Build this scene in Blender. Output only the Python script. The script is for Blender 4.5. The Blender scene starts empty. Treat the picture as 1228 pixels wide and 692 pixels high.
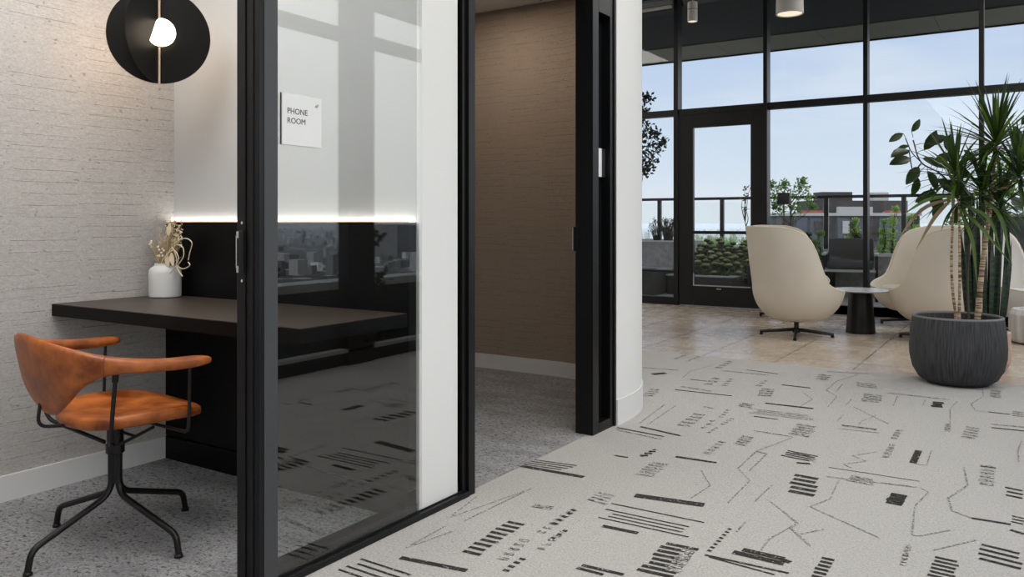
import bpy, bmesh, math, random
from mathutils import Vector, Matrix
C = bpy.context.scene.collection
sc = bpy.context.scene
PI = math.pi
# ------------------------------------------------------------------ camera model (1228x692 frame)
CAMZ, F, CX, HY = 1.08, 975.0, 614.0, 266.0
FX, FY = -0.540, 0.8416
RX, RY = 0.8416, 0.540
def at(px, py, D):
    k = (px-CX)/F
    return Vector((D*(FX+RX*k), D*(FY+RY*k), CAMZ+D*(HY-py)/F))
def floor_at(px, py):
    return at(px, py, F*CAMZ/(py-HY))
def onY(px, Y):
    k = (px-CX)/F
    return Y*(FX+RX*k)/(FY+RY*k), Y/(FY+RY*k)      # X, depth
# ------------------------------------------------------------------ mesh helpers
def box(bm, x0, x1, y0, y1, z0, z1, bev=0.0, mi=0):
    vs = [bm.verts.new((x, y, z)) for z in (z0, z1) for y in (y0, y1) for x in (x0, x1)]
    q = [(0,2,3,1), (4,5,7,6), (0,1,5,4), (2,6,7,3), (0,4,6,2), (1,3,7,5)]
    fs = [bm.faces.new([vs[i] for i in f]) for f in q]
    for f in fs: f.material_index = mi
    if bev:
        es = list({e for f in fs for e in f.edges})
        bmesh.ops.bevel(bm, geom=es, offset=bev, segments=2, profile=0.5, affect='EDGES')
def frame_of(d):
    d = d.normalized()
    a = Vector((0,0,1)) if abs(d.z) < 0.9 else Vector((1,0,0))
    s = d.cross(a).normalized(); u = s.cross(d).normalized()
    return s, u
def smooth_path(pts, n=6):
    P = [Vector(p) for p in pts]
    if len(P) < 3: return P
    out = []
    for i in range(len(P)-1):
        p0 = P[i-1] if i else P[0]*2-P[1]
        p1, p2 = P[i], P[i+1]
        p3 = P[i+2] if i+2 < len(P) else P[-1]*2-P[-2]
        for j in range(n):
            t = j/n
            out.append(0.5*((2*p1)+(p2-p0)*t+(2*p0-5*p1+4*p2-p3)*t*t+(3*p1-p0-3*p2+p3)*t**3))
    out.append(P[-1]); return out
def round_path(pts, r=0.03, n=5):
    P = [Vector(p) for p in pts]; out = [P[0]]
    for i in range(1, len(P)-1):
        a, b, c = P[i-1], P[i], P[i+1]
        ra = min(r, (a-b).length*0.45, (c-b).length*0.45)
        s, e = b+(a-b).normalized()*ra, b+(c-b).normalized()*ra
        for j in range(n+1):
            t = j/n
            out.append(s*(1-t)**2+b*2*t*(1-t)+e*t*t)
    out.append(P[-1]); return out
def tube(bm, pts, r, seg=8, caps=True, close=False):
    P = [Vector(p) for p in pts]; n = len(P)
    rs = r if isinstance(r, (list, tuple)) else [r]*n
    rings = []; s = u = None
    for i in range(n):
        d = (P[(i+1) % n]-P[i-1]) if close else (P[min(i+1, n-1)]-P[max(i-1, 0)])
        if d.length < 1e-9: d = Vector((0,0,1))
        d.normalize()
        if s is None: s, u = frame_of(d)
        else:
            s = (s-d*s.dot(d))
            if s.length < 1e-6: s, u = frame_of(d)
            s.normalize(); u = s.cross(d).normalized()
        rings.append([bm.verts.new(P[i]+(s*math.cos(2*PI*k/seg)+u*math.sin(2*PI*k/seg))*rs[i]) for k in range(seg)])
    for i in range(n if close else n-1):
        a, b = rings[i], rings[(i+1) % n]
        for k in range(seg):
            bm.faces.new((a[k], a[(k+1) % seg], b[(k+1) % seg], b[k]))
    if caps and not close:
        bm.faces.new(rings[0][::-1]); bm.faces.new(rings[-1])
def lathe(bm, prof, c=(0,0,0), seg=32, mi=0):
    c = Vector(c); rings = []
    for r, z in prof:
        if r < 1e-5: rings.append([bm.verts.new(c+Vector((0,0,z)))])
        else: rings.append([bm.verts.new(c+Vector((r*math.cos(2*PI*k/seg), r*math.sin(2*PI*k/seg), z))) for k in range(seg)])
    for a, b in zip(rings, rings[1:]):
        for k in range(seg):
            k2 = (k+1) % seg
            if len(a) == 1 and len(b) == 1: continue
            if len(a) == 1: f = bm.faces.new((a[0], b[k2], b[k]))
            elif len(b) == 1: f = bm.faces.new((a[k], a[k2], b[0]))
            else: f = bm.faces.new((a[k], a[k2], b[k2], b[k]))
            f.material_index = mi
def prism(bm, poly, z0, z1):
    a = [bm.verts.new((x, y, z0)) for x, y in poly]; b = [bm.verts.new((x, y, z1)) for x, y in poly]
    n = len(poly)
    bm.faces.new(a[::-1]); bm.faces.new(b)
    for i in range(n): bm.faces.new((a[i], a[(i+1) % n], b[(i+1) % n], b[i]))
def ribbon(bm, pts, ws, fold=0.25, up=None, mi=0):
    P = [Vector(p) for p in pts]; n = len(P); rows = []
    for i in range(n):
        d = (P[min(i+1, n-1)]-P[max(i-1, 0)]).normalized()
        ref = up if up is not None else Vector((0,0,1))
        s = d.cross(ref)
        if s.length < 1e-3: s = d.cross(Vector((1,0,0)))
        s.normalize(); u = s.cross(d)
        w = ws[i]/2
        rows.append([bm.verts.new(P[i]-s*w+u*w*fold), bm.verts.new(P[i]), bm.verts.new(P[i]+s*w+u*w*fold)])
    for a, b in zip(rows, rows[1:]):
        for k in (0, 1):
            f = bm.faces.new((a[k], a[k+1], b[k+1], b[k])); f.material_index = mi
def blob_leaf(bm, c, d, nrm, L, W, mi=0):
    d = d.normalized(); s = d.cross(nrm)
    if s.length < 1e-3: s = d.cross(Vector((0.3,0.5,0.8)))
    s.normalize(); u = s.cross(d)
    pr = [(0,0.05),(0.15,0.6),(0.4,1),(0.65,0.9),(0.88,0.45),(1,0.03)]
    rows = []
    for t, w in pr:
        p = c+d*(L*t)-u*(L*0.18*t*t)
        rows.append([bm.verts.new(p-s*(W*w/2)+u*(W*w*0.12)), bm.verts.new(p), bm.verts.new(p+s*(W*w/2)+u*(W*w*0.12))])
    for a, b in zip(rows, rows[1:]):
        for k in (0, 1):
            f = bm.faces.new((a[k], a[k+1], b[k+1], b[k])); f.material_index = mi
def rvec(rng):
    while True:
        v = Vector((rng.uniform(-1,1), rng.uniform(-1,1), rng.uniform(-1,1)))
        if 0.05 < v.length < 1: return v.normalized()
def leaflet(bm, c, rng, L, W, up=0.0):
    d = (rvec(rng)+Vector((0,0,up))).normalized(); s = d.cross(rvec(rng))
    if s.length < 1e-2: s = d.cross(Vector((0,0,1))+Vector((.1,.2,0)))
    s.normalize()
    a = [c, c+d*L*0.5+s*W/2, c+d*L, c+d*L*0.5-s*W/2]
    bm.faces.new([bm.verts.new(p) for p in a])
def NB(): return bmesh.new()
def obj(name, bm, m, parent=None, smooth=False, bev=0.0):
    me = bpy.data.meshes.new(name)
    bmesh.ops.recalc_face_normals(bm, faces=bm.faces[:])
    bm.to_mesh(me); bm.free()
    for mm in (m if isinstance(m, (list, tuple)) else [m]): me.materials.append(mm)
    if smooth:
        for p in me.polygons: p.use_smooth = True
        try: me.set_sharp_from_angle(angle=math.radians(40 if smooth is True else smooth))
        except Exception: pass
    o = bpy.data.objects.new(name, me); C.objects.link(o)
    if parent is not None: o.parent = parent
    return o
def tag(o, label, cat, group=None, kind=None):
    o['label'] = label; o['category'] = cat
    if group: o['group'] = group
    if kind: o['kind'] = kind
    return o
def thing(name, label, cat, loc=(0,0,0), rotz=0.0, group=None):
    o = bpy.data.objects.new(name, None); C.objects.link(o)
    o.location = loc; o.rotation_euler = (0,0,rotz); o.empty_display_size = 0.1
    return tag(o, label, cat, group, 'thing')
def struct(name, bm=None, m=None, smooth=False, loc=(0,0,0)):
    if bm is None:
        o = bpy.data.objects.new(name, None); C.objects.link(o); o.location = loc
    else: o = obj(name, bm, m, None, smooth)
    o['kind'] = 'structure'
    return o
def dup(root, loc, rotz, label, group=None):
    r = root.copy(); C.objects.link(r); r.location = loc; r.rotation_euler = (0,0,rotz)
    r['label'] = label
    if group: r['group'] = group
    for ch in list(root.children):
        c = ch.copy(); C.objects.link(c); c.parent = r
        for g in list(ch.children):
            d = g.copy(); C.objects.link(d); d.parent = c
    return r
def B(*a, **k):
    bm = NB(); box(bm, *a, **k); return bm
# ------------------------------------------------------------------ material helpers
class M:
    def __init__(s, name):
        s.m = bpy.data.materials.new(name); s.m.use_nodes = True
        s.t = s.m.node_tree; s.n = s.t.nodes; s.n.clear()
        s.out = s.n.new('ShaderNodeOutputMaterial')
    def new(s, typ, **k):
        n = s.n.new(typ)
        for a, v in k.items():
            if hasattr(n, a): setattr(n, a, v)
        return n
    def link(s, a, b): s.t.links.new(a, b)
    def set(s, sock, v):
        if isinstance(v, bpy.types.NodeSocket): s.link(v, sock)
        else:
            if isinstance(v, (tuple, list)) and len(v) == 3 and sock.type == 'RGBA': v = (*v, 1)
            sock.default_value = v
    def math(s, op, a, b=0.0, c=None, clamp=False):
        n = s.new('ShaderNodeMath', operation=op); n.use_clamp = clamp
        s.set(n.inputs[0], a); s.set(n.inputs[1], b)
        if c is not None: s.set(n.inputs[2], c)
        return n.outputs[0]
    def coord(s, which='Object'):
        return s.new('ShaderNodeTexCoord').outputs[which]
    def mapv(s, v, scale=(1,1,1), loc=(0,0,0), rot=(0,0,0)):
        n = s.new('ShaderNodeMapping'); s.link(v, n.inputs['Vector'])
        n.inputs['Scale'].default_value = scale; n.inputs['Location'].default_value = loc; n.inputs['Rotation'].default_value = rot
        return n.outputs[0]
    def noise(s, v, scale=5, detail=3, rough=0.5, dist=0.0):
        n = s.new('ShaderNodeTexNoise'); s.link(v, n.inputs['Vector'])
        n.inputs['Scale'].default_value = scale; n.inputs['Detail'].default_value = detail
        n.inputs['Roughness'].default_value = rough; n.inputs['Distortion'].default_value = dist
        return n.outputs['Fac']
    def ramp(s, f, stops, interp='LINEAR'):
        n = s.new('ShaderNodeValToRGB'); s.set(n.inputs['Fac'], f); n.color_ramp.interpolation = interp
        e = n.color_ramp.elements
        while len(e) < len(stops): e.new(0.5)
        for i, (p, c) in enumerate(stops):
            e[i].position = p
            e[i].color = (*c, 1) if isinstance(c, (tuple, list)) else (c, c, c, 1)
        return n.outputs['Color']
    def mix(s, f, a, b, mode='MIX'):
        n = s.new('ShaderNodeMix', data_type='RGBA', blend_type=mode)
        s.set(n.inputs[0], f); s.set(n.inputs[6], a); s.set(n.inputs[7], b)
        return n.outputs[2]
    def sep(s, v):
        n = s.new('ShaderNodeSeparateXYZ'); s.link(v, n.inputs[0]); return n.outputs
    def comb(s, x, y, z):
        n = s.new('ShaderNodeCombineXYZ')
        for i, v in enumerate((x, y, z)): s.set(n.inputs[i], v)
        return n.outputs[0]
    def bump(s, h, strength=0.3, dist=0.01):
        n = s.new('ShaderNodeBump'); s.link(h, n.inputs['Height'])
        n.inputs['Strength'].default_value = strength; n.inputs['Distance'].default_value = dist
        return n.outputs[0]
    def bsdf(s, col=(.8,.8,.8), rough=0.5, metal=0.0, spec=0.5, normal=None, emis=None, estr=0.0, trans=None, coat=0.0):
        n = s.new('ShaderNodeBsdfPrincipled')
        s.set(n.inputs['Base Color'], col); s.set(n.inputs['Roughness'], rough); s.set(n.inputs['Metallic'], metal)
        s.set(n.inputs['Specular IOR Level'], spec)
        if coat: n.inputs['Coat Weight'].default_value = coat
        if normal is not None: s.link(normal, n.inputs['Normal'])
        if emis is not None:
            s.set(n.inputs['Emission Color'], emis); n.inputs['Emission Strength'].default_value = estr
        sh = n.outputs[0]
        if trans is not None:
            t = s.new('ShaderNodeBsdfTranslucent'); s.set(t.inputs['Color'], trans[0])
            mx = s.new('ShaderNodeMixShader'); mx.inputs[0].default_value = trans[1]
            s.link(sh, mx.inputs[1]); s.link(t.outputs[0], mx.inputs[2]); sh = mx.outputs[0]
        s.link(sh, s.out.inputs['Surface'])
        return s.m
def srgb(r, g, b):
    return tuple((c/12.92 if c <= 0.04045 else ((c+0.055)/1.055)**2.4) for c in (r/255, g/255, b/255))
def plain(name, col, rough=0.5, metal=0.0, spec=0.5, var=0.12, scale=12.0, bump=0.0, bscale=200.0):
    a = M(name); co = a.coord()
    n = a.noise(co, scale, 3)
    c = a.mix(n, tuple(x*(1-var) for x in col), tuple(min(1, x*(1+var)) for x in col))
    nm = a.bump(a.noise(co, bscale, 2), bump, 0.002) if bump else None
    return a.bsdf(c, rough, metal, spec, nm)
def leafmat(name, c1, c2, tr, scale=9.0, rough=0.4, tm=0.35):
    a = M(name); n = a.noise(a.coord(), scale, 2)
    col = a.mix(a.ramp(n, [(0.35, 0.0), (0.65, 1.0)]), c1, c2)
    return a.bsdf(col, rough, 0, 0.4, trans=(tr, tm))
black = plain('black_metal', (0.005,0.005,0.0055), 0.35, 0.0, 0.4, 0.1)
black_frame = plain('black_frame', (0.0045,0.0045,0.0055), 0.34, 0.0, 0.3, 0.1)
dark_trim = plain('dark_trim', (0.009,0.0085,0.009), 0.4, 0.0, 0.35)
white_paint = plain('white_paint', (0.72,0.72,0.71), 0.5, 0, 0.4, 0.01, 3)
upper_white = plain('upper_white', (0.53,0.545,0.55), 0.55, 0, 0.3, 0.01, 3)
end_white = plain('end_white', (0.77,0.77,0.765), 0.5, 0, 0.3, 0.01, 3)
base_white = plain('baseboard_white', (0.74,0.74,0.74), 0.45, 0, 0.4, 0.01, 3)
ceil_white = plain('ceiling_white', (0.75,0.75,0.74), 0.7, 0, 0.2, 0.02, 3)
ceil_dark = plain('ceiling_dark', (0.03,0.03,0.032), 0.7, 0, 0.2, 0.1, 3)
panel_black = plain('panel_black', (0.003,0.003,0.0033), 0.4, 0, 0.12, 0.1)
white_plastic = plain('white_plastic', (0.80,0.80,0.80), 0.35, 0, 0.4, 0.01)
text_dark = plain('text_dark', (0.05,0.05,0.055), 0.5)
brass = plain('brass', srgb(215,190,160), 0.3, 0.6, 0.5, 0.05)
chrome = plain('chrome', (0.75,0.75,0.76), 0.2, 1.0, 0.5, 0.02)
disc_black = plain('disc_black', (0.005,0.0045,0.004), 0.42, 0.0, 0.16, 0.1)
# wallpaper --------------------------------------------------------
def wallpaper(name, base, dark, k=0.6):
    a = M(name); co = a.coord(); x, y, z = a.sep(co)
    u = a.math('ADD', x, y)
    wob = a.math('MULTIPLY', a.math('SUBTRACT', a.noise(a.comb(a.math('MULTIPLY', u, 9.0), a.math('MULTIPLY', z, 9.0), 0.0), 1.0, 2), 0.5), 0.008)
    total = None
    for colw, rowh, th, keep, amt, o_ in ((0.29, 0.047, 0.0017, 0.30, 1.0, 3.1), (0.17, 0.029, 0.0012, 0.62, 0.65, 7.7), (0.11, 0.021, 0.0010, 0.72, 0.5, 1.3)):
        uu = a.math('ADD', a.math('DIVIDE', u, colw), o_)
        col = a.math('FLOOR', uu)
        wn = a.new('ShaderNodeTexWhiteNoise', noise_dimensions='1D'); a.link(col, wn.inputs['W'])
        zz = a.math('DIVIDE', a.math('ADD', a.math('ADD', z, wob), a.math('MULTIPLY', wn.outputs['Value'], 0.9)), rowh)
        row = a.math('FLOOR', zz)
        w2 = a.new('ShaderNodeTexWhiteNoise', noise_dimensions='2D'); a.link(a.comb(col, row, 0.0), w2.inputs['Vector'])
        fr = a.math('FRACT', zz)
        ln = a.math('LESS_THAN', fr, th/rowh)
        fu = a.math('FRACT', uu)
        s0 = a.math('MULTIPLY', w2.outputs['Value'], 0.35)
        seg = a.math('MULTIPLY', a.math('GREATER_THAN', fu, a.math('SUBTRACT', s0, 0.08)), a.math('GREATER_THAN', w2.outputs['Value'], keep))
        ln = a.math('MULTIPLY', a.math('MULTIPLY', ln, seg), amt)
        total = ln if total is None else a.math('MAXIMUM', total, ln)
    brk = a.ramp(a.noise(a.mapv(co, (18,18,40)), 2.0, 3), [(0.36, 0.25), (0.52, 1.0)])
    line = a.math('MULTIPLY', total, brk)
    fine = a.noise(a.mapv(co, (1,1,2.2)), 80, 4, 0.7)
    mid = a.noise(a.mapv(co, (1,1,3.0)), 14, 3)
    c = a.mix(a.ramp(fine, [(0.3, 0.0), (0.7, 1.0)]), tuple(q*0.80 for q in base), tuple(min(1, q*1.14) for q in base))
    c = a.mix(a.math('MULTIPLY', a.ramp(mid, [(0.4, 0.0), (0.7, 1.0)]), 0.22), c, tuple(q*0.75 for q in base))
    speck = a.ramp(a.noise(a.mapv(co, (1,1,1.6)), 42, 2), [(0.27, 1.0), (0.32, 0.0)])
    c = a.mix(a.math('MULTIPLY', speck, 0.45), c, dark)
    c = a.mix(a.math('MULTIPLY', line, k), c, dark)
    return a.bsdf(c, 0.85, 0, 0.15, a.bump(a.math('SUBTRACT', fine, line), 0.3, 0.003))
wp_left = wallpaper('wallpaper', (0.53,0.505,0.485), (0.13,0.11,0.10), .8)
wp_far = wallpaper('wallpaper_tan', (0.36,0.295,0.24), (0.09,0.07,0.055), .8)
# carpets ----------------------------------------------------------
a = M('carpet_light'); co = a.coord()
n1 = a.noise(co, 130, 4, 0.75); n2 = a.noise(a.mapv(co, (9,60,1)), 3.0, 3, 0.6); n3 = a.noise(co, 1.3, 2)
c = a.mix(a.ramp(n1, [(0.28, 0.0), (0.62, 1.0)]), (0.335,0.322,0.305), (0.585,0.572,0.548))
c = a.mix(a.math('MULTIPLY', a.ramp(n2, [(0.60, 0.0), (0.68, 1.0)]), 0.42), c, (0.16,0.15,0.145))
c = a.mix(a.math('MULTIPLY', n3, 0.22), c, (0.42,0.40,0.375))
carpet_light = a.bsdf(c, 0.95, 0, 0.1, a.bump(n1, 0.6, 0.006))
def carpet_pattern(name, thr, amt):
    a = M(name); co = a.coord()
    n1 = a.noise(co, 130, 4, 0.75)
    brk = a.noise(a.mapv(co, (14,55,1)), 2.2, 3, 0.6)
    base = a.mix(a.ramp(n1, [(0.28, 0.0), (0.62, 1.0)]), (0.335,0.322,0.305), (0.585,0.572,0.548))
    dk = a.mix(a.ramp(n1, [(0.35, 0.0), (0.75, 1.0)]), (0.012,0.011,0.010), (0.05,0.045,0.04))
    f = a.math('MULTIPLY', a.ramp(a.math('ADD', brk, a.math('MULTIPLY', a.math('SUBTRACT', n1, 0.5), 0.7)), [(thr-0.04, 1.0), (thr+0.04, 0.0)]), amt)
    return a.bsdf(a.mix(f, base, dk), 0.95, 0, 0.1, a.bump(n1, 0.6, 0.006))
cp_solid = carpet_pattern('carpet_dash', 0.67, 0.96)
cp_rough = carpet_pattern('carpet_rough_dash', 0.50, 0.85)
cp_line = carpet_pattern('carpet_line', 0.52, 0.62)
a = M('carpet_grey'); co = a.coord()
n1 = a.noise(co, 120, 4, 0.8); n2 = a.noise(a.mapv(co, (1.0,1.6,1)), 40, 3, 0.7); n3 = a.noise(a.mapv(co, (1.2,3.0,1)), 2.2, 3)
c = a.mix(a.ramp(n1, [(0.3, 0.0), (0.66, 1.0)]), (0.15,0.15,0.156), (0.50,0.50,0.505))
c = a.mix(a.math('MULTIPLY', a.ramp(n2, [(0.54, 0.0), (0.64, 1.0)]), 0.75), c, (0.035,0.035,0.038))
c = a.mix(a.math('MULTIPLY', a.ramp(n3, [(0.45, 0.0), (0.65, 1.0)]), 0.35), c, (0.12,0.12,0.125))
carpet_grey = a.bsdf(c, 0.95, 0, 0.1, a.bump(n1, 0.6, 0.006))
# floor tile -------------------------------------------------------
a = M('floor_tile'); co = a.coord(); x, y, z = a.sep(co)
def grid(a, v, off, p):
    q = a.math('FRACT', a.math('DIVIDE', a.math('ADD', v, off), p))
    d = a.math('MULTIPLY', a.math('MINIMUM', q, a.math('SUBTRACT', 1.0, q)), p)
    return d, a.math('FLOOR', a.math('DIVIDE', a.math('ADD', v, off), p))
dx, ix = grid(a, x, 1.11+0.57*20, 0.57); dy, iy = grid(a, y, -7.59+0.95*20, 0.95)
dm = a.math('MINIMUM', dx, dy)
gr = a.ramp(dm, [(0.0, 1.0), (0.0045, 1.0), (0.007, 0.0)])
wn = a.new('ShaderNodeTexWhiteNoise', noise_dimensions='2D'); a.link(a.comb(ix, iy, 0.0), wn.inputs['Vector'])
n1 = a.noise(co, 3.0, 2, 0.5, 0.4); n2 = a.noise(co, 7, 2)
c = a.mix(a.ramp(n1, [(0.3, 0.0), (0.72, 1.0)]), srgb(184,168,151), srgb(206,193,178))
c = a.mix(a.math('MULTIPLY', wn.outputs['Value'], 0.3), c, srgb(186,166,146))
c = a.mix(a.math('MULTIPLY', gr, 0.8), c, srgb(110,97,85))
tile = a.bsdf(c, a.ramp(n2, [(0.3, 0.20), (0.7, 0.32)]), 0, 0.5, a.bump(a.math('SUBTRACT', 1.0, gr), 0.2, 0.002))
# leather ----------------------------------------------------------
a = M('leather_tan'); co = a.coord()
n1 = a.noise(co, 9, 4, 0.6); n2 = a.noise(co, 260, 2)
c = a.mix(a.ramp(n1, [(0.34, 0.0), (0.64, 1.0)]), srgb(116,54,17), srgb(194,108,46))
leather = a.bsdf(c, a.ramp(n1, [(0.3, 0.34), (0.7, 0.5)]), 0, 0.5, a.bump(n2, 0.08, 0.001))
stitch_m = plain('leather_stitch', srgb(120,62,30), 0.6)
a = M('leather_cream'); co = a.coord()
n1 = a.noise(co, 4, 3); n2 = a.noise(co, 220, 2)
c = a.mix(n1, srgb(205,196,182), srgb(216,208,195))
cream = a.bsdf(c, 0.5, 0, 0.4, a.bump(n2, 0.08, 0.001))
piping_m = plain('piping_cream', srgb(222,210,192), 0.45, 0, 0.4, 0.03)
# desk -------------------------------------------------------------
a = M('desk_top'); co = a.coord()
n1 = a.noise(a.mapv(co, (2,18,1)), 3, 4, 0.6)
c = a.mix(a.ramp(n1, [(0.3, 0.0), (0.7, 1.0)]), (0.038,0.028,0.022), (0.068,0.05,0.038))
desk_m = a.bsdf(c, 0.42, 0, 0.5)
# glass ------------------------------------------------------------
def glassmat(name, r0, tint=(1,1,1)):
    a = M(name)
    lw = a.new('ShaderNodeLayerWeight'); lw.inputs['Blend'].default_value = 0.5
    f = a.math('POWER', lw.outputs['Facing'], 5.0)
    f = a.math('ADD', a.math('MULTIPLY', f, 1-r0), r0, clamp=True)
    t = a.new('ShaderNodeBsdfTransparent'); a.set(t.inputs['Color'], tint)
    g = a.new('ShaderNodeBsdfGlossy'); g.inputs['Roughness'].default_value = 0.0
    mx = a.new('ShaderNodeMixShader'); a.link(f, mx.inputs[0]); a.link(t.outputs[0], mx.inputs[1]); a.link(g.outputs[0], mx.inputs[2])
    a.link(mx.outputs[0], a.out.inputs['Surface'])
    return a.m
booth_glass = glassmat('booth_glass', 0.085, (0.95,0.96,0.955))
win_glass = glassmat('window_glass', 0.022, (0.985,0.99,0.99))
rail_glass = glassmat('railing_glass', 0.02, (0.97,0.985,0.98))
# outdoor ----------------------------------------------------------
pav = plain('terrace_paving', (0.36,0.35,0.34), 0.8, 0, 0.3, 0.15, 4)
stucco = plain('stone_planter', (0.30,0.30,0.305), 0.85, 0, 0.2, 0.45, 14, 0.4, 60)
coping_m = plain('coping', (0.62,0.62,0.60), 0.6, 0, 0.3, 0.08)
slate = plain('slate', (0.075,0.08,0.088), 0.7, 0, 0.3, 0.5, 9, 0.5, 30)
metal_dark = plain('dark_planter_metal', (0.02,0.022,0.024), 0.45)
edge_light = plain('planter_edge', (0.42,0.43,0.43), 0.4, 0.2)
soil = plain('soil', (0.03,0.022,0.016), 0.95, 0, 0.1, 0.6, 40, 0.8, 80)
soffit_dark = plain('soffit_dark', (0.006,0.006,0.006), 0.6, 0, 0.2, 0.3, 2)
soffit_olive = plain('soffit_olive', (0.15,0.145,0.10), 0.5, 0, 0.4, 0.2, 2)
outdoor_grey = plain('outdoor_cushion', (0.045,0.048,0.055), 0.8, 0, 0.2, 0.1)
# =================================================================== STRUCTURE
XF, XB = -1.87, -1.957          # booth front: outer and inner face
XL = -3.345                     # wallpaper wall of the phone booths
ZC = 2.63
arc = lambda r, n=14: [(-2.86+r*math.sin(PI/2*i/n), 4.05+r*math.cos(PI/2*i/n)) for i in range(n+1)]   # from the far wall round to the front
# --- corridor carpet with its woven pattern
bm = NB()
def quad(bm, p, z, mi):
    f = bm.faces.new([bm.verts.new((x, y, z)) for x, y in p]); f.material_index = mi
    if f.normal.z < 0: f.normal_flip()
quad(bm, [(-6.5,-1.6),(0.62,-1.6),(0.62,6.33),(-6.5,6.33)], 0.0, 0)
ZT = {'A':(380,540,3.8375), 'B':(660,540,4.093), 'C':(940,540,4.264), 'D':(740,410,4.6115), 'E':(968,410,4.6115)}
def zp(k, x, y):
    o = ZT[k]; p = floor_at(o[0]+x/o[2], o[1]+y/o[2]); return Vector((p.x, p.y))
zlev = [0.0012]
def strip(p, q, w, mi):
    d = q-p
    if d.length < 1e-4: return
    n = Vector((-d.y, d.x)).normalized()*w/2
    zlev[0] += 0.0000015
    quad(bm, [p-n, q-n, q+n, p+n], zlev[0], mi)
def Dsh(k, x0, y0, x1, y1, w, mi=1): strip(zp(k,x0,y0), zp(k,x1,y1), w, mi)
def Lin(k, *pts, w=0.0058):
    P = [zp(k, *p) for p in pts]
    for p, q in zip(P, P[1:]): strip(p, q, w, 3)
crng = random.Random(4)
def Blk(k, tl, tr, bl, n, fill=0.5, mi=1):
    a0, b0, c0 = zp(k,*tl), zp(k,*tr), zp(k,*bl)
    U, V = b0-a0, c0-a0
    pitch = V.length/max(1, n-1) if n > 1 else V.length
    for i in range(n):
        t = i/max(1, n-1)
        s, e = crng.uniform(0, 0.12), 1-crng.uniform(0, 0.12)
        p = a0+V*t
        strip(p+U*s, p+U*e, pitch*fill, mi)
T, R_, S_ = 1, 2, 3
Lin('A',(410,450),(590,350)); Lin('A',(410,450),(635,370)); Lin('A',(610,310),(735,215)); Lin('A',(680,325),(1000,170))
Lin('A',(610,310),(740,265),(980,180))
Blk('A',(985,42),(1200,72),(930,62),4,.35); Dsh('A',925,70,1228,124,.030)
Dsh('A',995,255,1085,268,.035,2); Blk('A',(870,328),(955,345),(665,462),9,.5)
Blk('A',(1140,283),(1185,290),(1010,372),6,.4,2); Blk('A',(1110,375),(1150,380),(1010,450),5,.4,2)
Blk('A',(930,412),(980,420),(830,495),5,.45,2); Blk('A',(930,498),(960,505),(855,550),4,.45)
Dsh('A',385,495,690,555,.024); Blk('A',(200,500),(440,578),(95,548),4,.3)
Dsh('B',415,222,755,270,.045); Blk('B',(270,290),(720,385),(235,330),4,.28); Dsh('B',300,262,755,356,.009)
Dsh('B',255,372,430,408,.024); Blk('B',(230,205),(325,230),(180,240),4,.45,2); Blk('B',(490,60),(580,72),(415,115),6,.6,2)
Dsh('B',618,33,815,62,.022); Dsh('B',310,25,380,37,.012); Blk('B',(480,5),(520,8),(440,25),3,.5)
Blk('B',(555,455),(730,490),(425,585),8,.6,1); Blk('B',(640,490),(710,505),(570,580),6,.9,2)
Dsh('B',130,578,260,612,.016); Dsh('B',155,565,360,612,.018)
Blk('B',(100,290),(125,300),(10,355),5,.45); Blk('B',(60,395),(85,400),(0,430),3,.45)
Blk('B',(870,385),(890,392),(770,490),8,.4); Lin('B',(955,355),(910,405))
Blk('B',(915,482),(1170,540),(895,500),2,.85,1); Dsh('B',760,515,1170,605,.012); Dsh('B',780,525,1100,612,.009)
Lin('B',(740,100),(785,175),(690,235)); Lin('B',(1010,8),(1060,20),(975,103)); Lin('B',(1010,8),(920,90),(980,150),(870,260))
Lin('B',(1090,170),(1000,255)); Lin('B',(1070,245),(1215,358),(1075,435),(1035,490))
Blk('C',(45,125),(185,150),(10,205),5,.55,1); Dsh('C',65,65,135,70,.022); Blk('C',(0,5),(165,35),(0,28),4,.4,2)
Blk('C',(330,130),(470,155),(320,152),3,.7,2); Dsh('C',230,88,695,160,.006); Dsh('C',220,135,680,190,.012,2)
Blk('C',(540,222),(635,240),(515,262),4,.9,1)
Lin('C',(480,8),(350,28),(420,58),(305,72),(345,92)); Dsh('C',690,2,660,66,.030,1)
Lin('C',(755,0),(730,78),(665,70)); Lin('C',(920,88),(940,180),(840,245),(860,310),(960,348), w=.008)
Dsh('C',960,348,1160,380,.018); Blk('C',(1005,80),(1085,90),(990,168),6,.6,2)
Dsh('C',1005,82,1085,92,.014)
Blk('C',(1130,190),(1228,210),(1130,228),3,.35); Blk('C',(1160,335),(1228,350),(1160,365),3,.35); Dsh('C',1158,408,1228,430,.018)
Blk('C',(1000,480),(1228,535),(985,550),4,.4); Blk('C',(765,545),(900,575),(730,635),6,.5)
Blk('C',(620,490),(655,495),(590,580),7,.85,2); Blk('C',(190,550),(260,565),(135,640),6,.55)
Lin('C',(700,195),(740,215),(670,285),(655,435),(690,440),(850,410)); Lin('C',(765,512),(985,460))
Lin('C',(130,288),(490,450)); Lin('C',(0,315),(70,375),(35,400),(135,490), w=.009); Lin('C',(85,430),(205,405)); Lin('C',(280,155),(235,250),(130,290))
Dsh('C',0,572,22,562,.03)
Dsh('D',135,142,340,158,.022,2); Dsh('D',195,180,268,173,.055,1); Lin('D',(385,110),(455,80), w=.02); Dsh('D',320,95,380,72,.03,2)
Blk('D',(600,108),(645,112),(540,140),4,.6,2); Dsh('D',585,160,840,185,.022,2); Dsh('D',715,155,890,178,.014,1)
Lin('D',(360,200),(410,160),(530,130)); Dsh('D',405,208,550,224,.014); Blk('D',(525,200),(565,207),(485,230),3,.5,2)
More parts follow.
